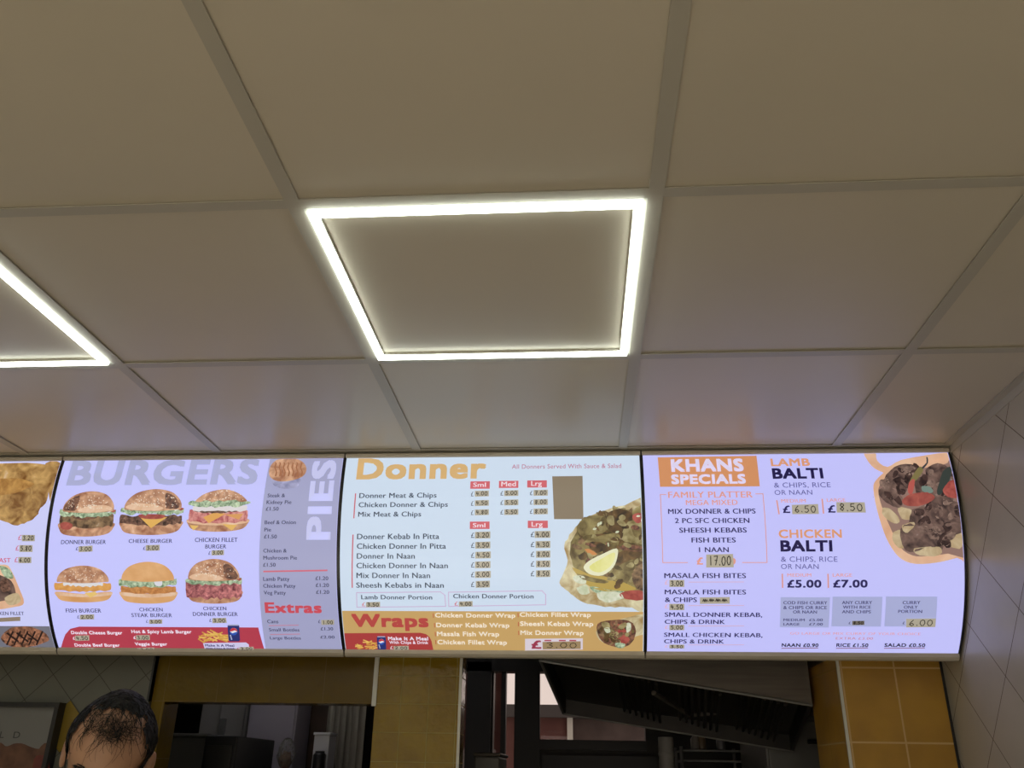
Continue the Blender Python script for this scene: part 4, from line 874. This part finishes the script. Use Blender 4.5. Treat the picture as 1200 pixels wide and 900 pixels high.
# grey ledge unit at the foot of the doorway
p0, p1 = at(556, 886, 3.4), at(585, 890, 3.4)
un = empty('steel_unit', ((p0.x + p1.x) / 2, 3.55, 0)); tag(un, 'grey steel unit right of the yellow pillar below the window', 'kitchen unit')
bxl('body', (p0.x, 3.4, 0), (p1.x, 3.75, p0.z), m_grey, un, .006); bxl('lid', (p0.x - .006, 3.39, p0.z), (p1.x + .006, 3.76, p0.z + .012), m_steel, un, .004)

# things seen through the left opening, under the yellow lintel
def slab(name, x0, x1, ytop, Y, dep, mt, label, cat, parts=()):
    a, b_ = at(x0, ytop if ytop else 822, Y), at(x1, ytop if ytop else 822, Y); H = a.z if ytop else HC - .01
    o = empty(name, ((a.x + b_.x) / 2, Y + dep / 2, 0)); tag(o, label, cat); bxl('body', (a.x, Y, 0), (b_.x, Y + dep, H), mt, o, .004)
    return o, a, b_, H
o, a, b_, H = slab('tall_fridge', 238, 292, None, 3.9, .6, m_pale, 'tall pale grey fridge behind the black box under the lintel', 'fridge')
bxl('door', (a.x + .09, 3.885, .1), (b_.x - .008, 3.9, H - .02), m_pale, o, .004); bxl('handle', (a.x + .10, 3.865, 1.5), (a.x + .125, 3.885, 1.85), m_grey, o, .003)
o, a, b_, H = slab('tall_cupboard', 294, 350, None, 3.8, .2, m_lilac, 'tall pale lilac cupboard in the middle of the left opening', 'cupboard')
bxl('door', (a.x + .006, 3.785, .1), (b_.x - .006, 3.8, H - .02), m_lilac, o, .004); bxl('knob', (b_.x - .05, 3.76, 1.3), (b_.x - .03, 3.785, 1.32), m_grey, o, .004)
o, a, b_, H = slab('grey_counter_unit', 186, 242, 863, 3.25, .45, m_grey, 'grey green metal unit behind the man, left of the black box', 'kitchen unit')
bxl('top', (a.x - .008, 3.24, H), (b_.x + .008, 3.71, H + .012), m_grey, o, .004)
o, a, b_, H = slab('black_box', 241, 279, 862, 3.15, .4, m_black, 'black box standing beside the grey unit in the left opening', 'box')
bxl('front_panel', (a.x + .012, 3.142, .9), (b_.x - .012, 3.15, H - .03), m_frame, o, .003)
o, a, b_, H = slab('larder', 352, 390, 823, 4.05, .3, m_brown, 'dark brown wooden larder cupboard left of the strip curtain', 'cupboard')
bxl('door', (a.x + .006, 4.035, .1), (b_.x - .006, 4.05, HC - .03 if H > HC - .03 else H - .01), m_brown, o, .003)
kl = empty('kitchen_fill_light', (-1.15, 3.35, HC + .012)); tag(kl, 'unseen fluorescent fill light added on the kitchen ceiling behind the lintel', 'ceiling light')  # unseen lamp added to brighten what shows in the left opening
bm = bmesh.new(); box(bm, (-.45, -.03, -.045), (.45, .03, 0)); put('housing', bm, m_trim, kl)
bm = bmesh.new(); tube(bm, [(-.43, 0, -.062), (.43, 0, -.062)], .013, 12); put('tube', bm, mat('fill_light_tube', (.9, .9, .9), .5, 0, 9.0, (.95, .93, 1.0)), kl, True)
# strip curtain
c0, c1 = at(385, 828, 3.85), at(428, 828, 3.85)
sc_ = empty('strip_curtain', ((c0.x + c1.x) / 2, 3.85, 0)); tag(sc_, 'greyish plastic strip curtain at the right of the left opening', 'curtain')
m_pvc = mottled('clouded_pvc', (.34, .32, .27), (.28, .26, .22), 14, .3, 0, 0, 3, (8, 8, .6)); n = 6; wd = (c1.x - c0.x) / n
bxl('rail', (c0.x, 3.84, HC - .06), (c1.x, 3.88, HC - .02), m_steel, sc_)
for i in range(n):
    bm = bmesh.new(); x0 = c0.x + i * wd - sc_.location.x; k = 6; R0 = []; R1 = []
    for q in range(k + 1):
        t = q / k; x = x0 + wd * 1.1 * t; y = .012 * (i % 2) + .012 * math.sin(PI * t); R0.append((x, y)); R1.append((x, y + .003))
    lo = [bm.verts.new((x, y, .06)) for x, y in R0 + R1[::-1]]; hi = [bm.verts.new((x, y, HC - .04)) for x, y in R0 + R1[::-1]]; L_ = len(lo)
    bm.faces.new(lo[::-1]); bm.faces.new(hi)
    for q in range(L_): bm.faces.new((lo[q], lo[(q + 1) % L_], hi[(q + 1) % L_], hi[q]))
    put('strip', bm, m_pvc, sc_, False)
# white box with a black bottle in front of the brown cupboard, on a shelf
p0, p1 = at(355, 900, 3.5), at(389, 900, 3.5)
sh = empty('shelf_unit', ((p0.x + p1.x) / 2, 3.6, 0)); tag(sh, 'low dark shelf unit below the brown cupboard, holding the white carton', 'shelf unit')
zs = at(370, 903, 3.5).z
bxl('top', (p0.x - .13, 3.5, zs - .02), (p1.x + .01, 3.75, zs), m_brown, sh); bxl('body', (p0.x - .12, 3.51, 0), (p1.x, 3.74, zs - .02), m_brown, sh)
q0, q1 = at(369, 858, 3.6), at(387, 858, 3.6)
ct = empty('carton', ((q0.x + q1.x) / 2, 3.65, zs)); tag(ct, 'white carton on the low shelf behind the black bottle', 'carton')
bxl('body', (q0.x, 3.6, zs), (q1.x, 3.7, q0.z - .01), mat('white_card', (.62, .64, .68), .5), ct, .002); bxl('lid', (q0.x - .004, 3.596, q0.z - .01), (q1.x + .004, 3.704, q0.z), mat('white_card_lid', (.66, .68, .72), .5), ct, .002)
q0, q1 = at(366, 880, 3.54), at(381, 880, 3.54); r = (q1.x - q0.x) / 2
bt = empty('bottle', ((q0.x + q1.x) / 2, 3.54 + .02, zs)); tag(bt, 'black squat bottle in front of the white carton', 'bottle')
hh = q0.z - zs; bm = bmesh.new(); lathe(bm, [(r * .95, 0), (r, .01), (r, hh * .8), (r * .7, hh * .93)], (0, 0, 0), 18); put('body', bm, m_black, bt, True)
bm = bmesh.new(); lathe(bm, [(r * .72, hh * .92), (r * .72, hh)], (0, 0, 0), 18); put('cap', bm, m_frame, bt, True)
# clear crumpled bag with brown contents
c = at(322, 900, 3.5); bagz = zs
sb = empty('plastic_bag', (c.x, 3.62, bagz)); tag(sb, 'clear crumpled plastic bag with brown contents before the lilac cupboard', 'bag')
bm = bmesh.new(); hh = at(322, 864, 3.6).z - bagz
bmesh.ops.create_icosphere(bm, subdivisions=4, radius=1)
for v in bm.verts:
    nn = noise.noise(v.co * 2.3) * .22 + noise.noise(v.co * 6) * .10
    v.co = Vector((v.co.x * .034 * (1 + nn), v.co.y * .03 * (1 + nn), (v.co.z * .5 + .5) * hh))
m_bag = mat('clear_plastic', (.8, .8, .82), .08); m_bag.node_tree.nodes['Principled BSDF'].inputs['Transmission Weight'].default_value = .85
put('bag', bm, m_bag, sb)
bm = bmesh.new(); bmesh.ops.create_icosphere(bm, subdivisions=3, radius=1)
for v in bm.verts:
    nn = noise.noise(v.co * 3) * .3; v.co = Vector((v.co.x * .020 * (1 + nn), v.co.y * .018 * (1 + nn), (v.co.z * .5 + .5) * hh * .55 + .004))
put('contents', bm, mottled('brown_food', (.28, .15, .06), (.16, .08, .035), 60, .6), sb)

# ================================================================== MAN BEHIND THE COUNTER
HY = 1.86; HX, HCR = at(143, 809, HY).x, at(143, 809, HY).z
man = empty('person', (HX, HY, 0), math.radians(22)); tag(man, 'man with thinning dark hair behind the counter, only the top of his head visible', 'person')
def skin_body():
    V = []; E_ = []; Rr = []
    def v(p, r): V.append(p); Rr.append(r); return len(V) - 1
    pel = v((0, .02, .95), (.155, .11)); sp = v((0, .02, 1.12), (.14, .105)); ch = v((0, .02, 1.30), (.16, .11)); ub = v((0, .02, 1.43), (.11, .08)); nk = v((0, .012, 1.50), (.062, .06)); nt = v((0, .0, 1.585), (.058, .058))
    for a, b in ((pel, sp), (sp, ch), (ch, ub), (ub, nk), (nk, nt)): E_.append((a, b))
    for s in (-1, 1):
        sh_ = v((s * .175, .02, 1.40), (.062, .062)); el = v((s * .225, .05, 1.12), (.044, .044)); wr = v((s * .22, -.10, .93), (.028, .028)); pm = v((s * .215, -.17, .90), (.034, .02))
        E_.extend(((ub, sh_), (sh_, el), (el, wr), (wr, pm)))
        for i, (dx, ln) in enumerate(((-.030, .072), (-.010, .082), (.010, .076), (.030, .060))):
            k = v((s * .215 + dx, -.20, .893), (.0095, .0095)); k2 = v((s * .215 + dx * 1.1, -.20 - ln * .55, .880), (.009, .009)); k3 = v((s * .215 + dx * 1.1, -.20 - ln * .85, .858), (.008, .008)); E_.extend(((pm, k), (k, k2), (k2, k3)))
        t1 = v((s * .215 - s * .042, -.155, .895), (.011, .011)); t2 = v((s * .215 - s * .058, -.19, .885), (.009, .009)); E_.extend(((wr, t1), (t1, t2)))
        hp = v((s * .09, .02, .88), (.095, .10)); kn = v((s * .10, .0, .50), (.06, .062)); an = v((s * .10, .03, .10), (.042, .045)); to_ = v((s * .115, -.11, .045), (.042, .03)); hl = v((s * .10, .06, .045), (.036, .035))
        E_.extend(((pel, hp), (hp, kn), (kn, an), (an, to_), (an, hl)))
    me = bpy.data.meshes.new('skeleton'); me.from_pydata(V, E_, []); o = bpy.data.objects.new('skeleton', me); COL.objects.link(o)
    o.modifiers.new('skin', 'SKIN'); sd = o.modifiers.new('sub', 'SUBSURF'); sd.levels = 2
    if not me.skin_vertices: me.attributes.new('', 'FLOAT', 'POINT')
    for i, sv in enumerate(me.skin_vertices[0].data): sv.radius = Rr[i]; sv.use_root = (i == 0)
    bpy.context.view_layer.update(); r_ = bpy.data.meshes.new_from_object(o.evaluated_get(bpy.context.evaluated_depsgraph_get()))
    bpy.data.objects.remove(o); return r_
HPI = math.radians(24)                          # head tipped slightly forward
HROT = Matrix.Rotation(math.radians(9), 3, 'Y') @ Matrix.Rotation(HPI, 3, 'X')
HCEN = Vector((0, -.03, HCR - .1235))
def head_pt(d, off=0.0):
    """unit direction -> point on the head, face towards -y"""
    x, y, z = d
    rx, ry, rz = .0705, .096, .122
    jaw = max(0, -z) ; kx = 1 - .30 * jaw ** 1.6; px_, py_, pz_ = x * rx * kx, y * ry * (1 - (.25 * jaw ** 1.5 if y > 0 else 0.02 * jaw)), z * rz
    if z > 0: px_ *= 1 + .20 * math.sin(PI * min(1, z) ** .8); 
    if z > 0 and y < 0: py_ *= 1 + .06 * z * (1 - z) * 4 * .5
    f = max(0, -y)
    g = lambda cx, cz, sx, sz: math.exp(-((x - cx) / sx) ** 2 - ((z - cz) / sz) ** 2) * (1 if y < 0 else 0)
    py_ -= .026 * g(0, -.42, .11, .15) + .010 * g(0, -.22, .08, .20)                       # nose
    py_ += .012 * (g(.40, -.17, .17, .11) + g(-.40, -.17, .17, .11))                       # eye sockets
    py_ -= .005 * (g(.36, .02, .28, .09) + g(-.36, .02, .28, .09))                         # brow
    py_ -= .006 * g(0, -.53, .25, .05) + .007 * g(0, -.63, .22, .05) - .004 * g(0, -.58, .25, .02)   # lips
    py_ -= .010 * g(0, -.86, .25, .12)                                                     # chin
    p = Vector((px_, py_, pz_)); n = Vector((x / rx, y / ry, z / rz)).normalized()
    return HCEN + HROT @ (p + n * off)
def sphere_dirs(nu, nv):
    return [[Vector((math.sin(PI * j / nv) * math.cos(2 * PI * i / nu), math.sin(PI * j / nv) * math.sin(2 * PI * i / nu), math.cos(PI * j / nv))) for i in range(nu)] for j in range(1, nv)]
b = bmesh.new(); b.from_mesh(skin_body())
nu, nv = 96, 72; D = sphere_dirs(nu, nv); rows = [[b.verts.new(head_pt(d)) for d in r_] for r_ in D]; tp = b.verts.new(head_pt(Vector((0, 0, 1)))); bo = b.verts.new(head_pt(Vector((0, 0, -1))))
for j in range(len(rows) - 1):
    for i in range(nu): b.faces.new((rows[j][i], rows[j + 1][i], rows[j + 1][(i + 1) % nu], rows[j][(i + 1) % nu]))
for i in range(nu): b.faces.new((tp, rows[0][i], rows[0][(i + 1) % nu])); b.faces.new((bo, rows[-1][(i + 1) % nu], rows[-1][i]))
for s in (-1, 1):                              # ears: tilted cupped discs
    c = HCEN + HROT @ Vector((s * .0770, .018, -.020)); e2 = bmesh.new(); bmesh.ops.create_uvsphere(e2, u_segments=24, v_segments=16, radius=1)
    mp = {}
    for v in e2.verts:
        x, y, z = v.co; cup = -.5 * math.exp(-((y + .05) ** 2 + (z - .05) ** 2) / .16) if x * s > 0 else 0
        p = Vector(((x * (.0075) + s * cup * .012 + s * .012 * (y * .5 + .5)), y * .019 * (1 - .25 * max(0, -z)), z * .034)); mp[v] = b.verts.new(c + HROT @ p)
    for f in e2.faces: b.faces.new([mp[v] for v in f.verts])
    e2.free()
bmesh.ops.recalc_face_normals(b, faces=b.faces)
me = bpy.data.meshes.new('body_src'); b.to_mesh(me); b.free(); o = bpy.data.objects.new('body_src', me); COL.objects.link(o)
rm = o.modifiers.new('r', 'REMESH'); rm.mode = 'VOXEL'; rm.voxel_size = .0036; sm_ = o.modifiers.new('s', 'SMOOTH'); sm_.iterations = 4; sm_.factor = .5
bpy.context.view_layer.update(); bodyme = bpy.data.meshes.new_from_object(o.evaluated_get(bpy.context.evaluated_depsgraph_get())); bpy.data.objects.remove(o)
b = bmesh.new(); b.from_mesh(bodyme)
def shell(name, test, off, M):
    c = b.copy(); c.normal_update(); dele = [f for f in c.faces if not test(f.calc_center_median())]
    bmesh.ops.delete(c, geom=dele, context='FACES')
    ns = [(v, v.normal.copy()) for v in c.verts]
    for v, n_ in ns: v.co += n_ * off
    return put(name, c, M, man, True)
shell('shirt', lambda p: (.90 < p.z < 1.475 and (abs(p.x) < .19 or p.z > 1.19)), .008, m_cloth)
shell('trousers', lambda p: .075 < p.z < .93 and abs(p.x) < .21 and p.y > -.13, .006, m_denim)
shell('shoe', lambda p: p.z < .085 and p.x > 0, .005, m_black); shell('shoe', lambda p: p.z < .085 and p.x < 0, .005, m_black)
put('body', b, m_skin, man, True)
for s in (-1, 1):
    bm = bmesh.new(); c = HCEN + HROT @ Vector((s * .031, -.074, -.023)); bmesh.ops.create_uvsphere(bm, u_segments=16, v_segments=12, radius=.0118); bmesh.ops.translate(bm, verts=bm.verts, vec=c); put('eye', bm, m_eye, man, True)
    bm = bmesh.new()
    for i in range(46):
        u = random.random(); th = s * (.13 + .5 * u); z = .0 + .06 * math.sin(PI * u) + random.uniform(-.028, .028); d = Vector((math.sin(th), -math.cos(th), z)).normalized(); d2 = Vector((math.sin(th + s * .12), -math.cos(th + s * .12), z + .05 - .09 * u)).normalized()
        tube(bm, [head_pt(d, .001), head_pt(d2, .003)], .0008, 4, True, .0003)
    put('eyebrow', bm, m_hair, man)
# hair: close cap at the back and sides, receding and thin on top
def hairy(d):
    x, y, z = d; n_ = noise.noise(Vector((x, y, z)) * 9) * .09
    if z < -.45 and y > .2: return False
    if y > .25: return z > -.45 + n_
    side = abs(x) > .80 + n_ * .6 + .10 * max(0, -.15 - y) and z > -.05 + n_ and y > -.42 + n_
    crown = z > .80 + n_ - .42 * max(0, y + .25) + (.5 * max(0, -y - .36))
    temple = abs(x) > .62 + n_ and z > .22 and y > -.46 + n_
    return side or crown or temple
b = bmesh.new(); nu, nv = 150, 110; D = sphere_dirs(nu, nv)
vt = {}
def hv(j, i):
    k = (j, i % nu)
    if k not in vt:
        d = D[j][i % nu]; vt[k] = b.verts.new(head_pt(d, .0045 + .0022 * noise.noise(Vector((d.x * 5, d.y * 16, d.z * 5))) + .001 * noise.noise(d * 40)))
    return vt[k]
for j in range(len(D) - 1):
    for i in range(nu):
        if hairy((D[j][i] + D[j + 1][(i + 1) % nu]).normalized()): b.faces.new((hv(j, i), hv(j + 1, i), hv(j + 1, i + 1), hv(j, i + 1)))
tpv = b.verts.new(head_pt(Vector((0, 0, 1)), .005))
for i in range(nu): b.faces.new((tpv, hv(0, i), hv(0, i + 1)))
def strand(d, heading, ln, r, lift=.004, curl=0.0):
    d = d.normalized(); pts = []; h = heading
    for k in range(7):
        pts.append(head_pt(d, .0015 + lift * math.sin(PI * (k + 1) / 8)))
        tx = Vector((-d.y, d.x, 0)); tx = tx.normalized() if tx.length > 1e-4 else Vector((1, 0, 0)); ty = d.cross(tx)
        d = (d + (tx * math.cos(h) + ty * math.sin(h)) * (ln / 6 / .1)).normalized(); h += curl
    tube(b, pts, r, 4, True, r * .35)
for i in range(620):                           # cover of the crown, temples and back
    for _ in range(20):
        d = Vector((random.gauss(0, 1), random.gauss(0, 1), random.gauss(.3, 1))).normalized()
        if hairy(d): break
    strand(d, random.gauss(-1.2, .7), random.uniform(.02, .045), random.uniform(.0007, .0012), .004, random.uniform(-.12, .12))
for i in range(170):                           # sparse strands over the bare front
    x = random.uniform(-.58, .55); z = random.uniform(.52, .82); y = -math.sqrt(max(.02, 1 - x * x - z * z)) if x * x + z * z < 1 else -.1
    strand(Vector((x, y, z)), random.gauss(PI * .5 if random.random() < .4 else -1.57, .9), random.uniform(.018, .05), random.uniform(.0004, .0008), .005, random.uniform(-.35, .35))
for i in range(60):                            # darker tuft at the middle of the hairline
    x = random.gauss(.14, .24); z = random.gauss(.60, .05); y = -math.sqrt(max(.02, 1 - x * x - z * z))
    strand(Vector((x, y, z)), random.gauss(0.2 if random.random() < .6 else 3.0, .5), random.uniform(.02, .04), .0007, .006, random.uniform(-.3, .3))
put('hair', b, m_hair, man, True)
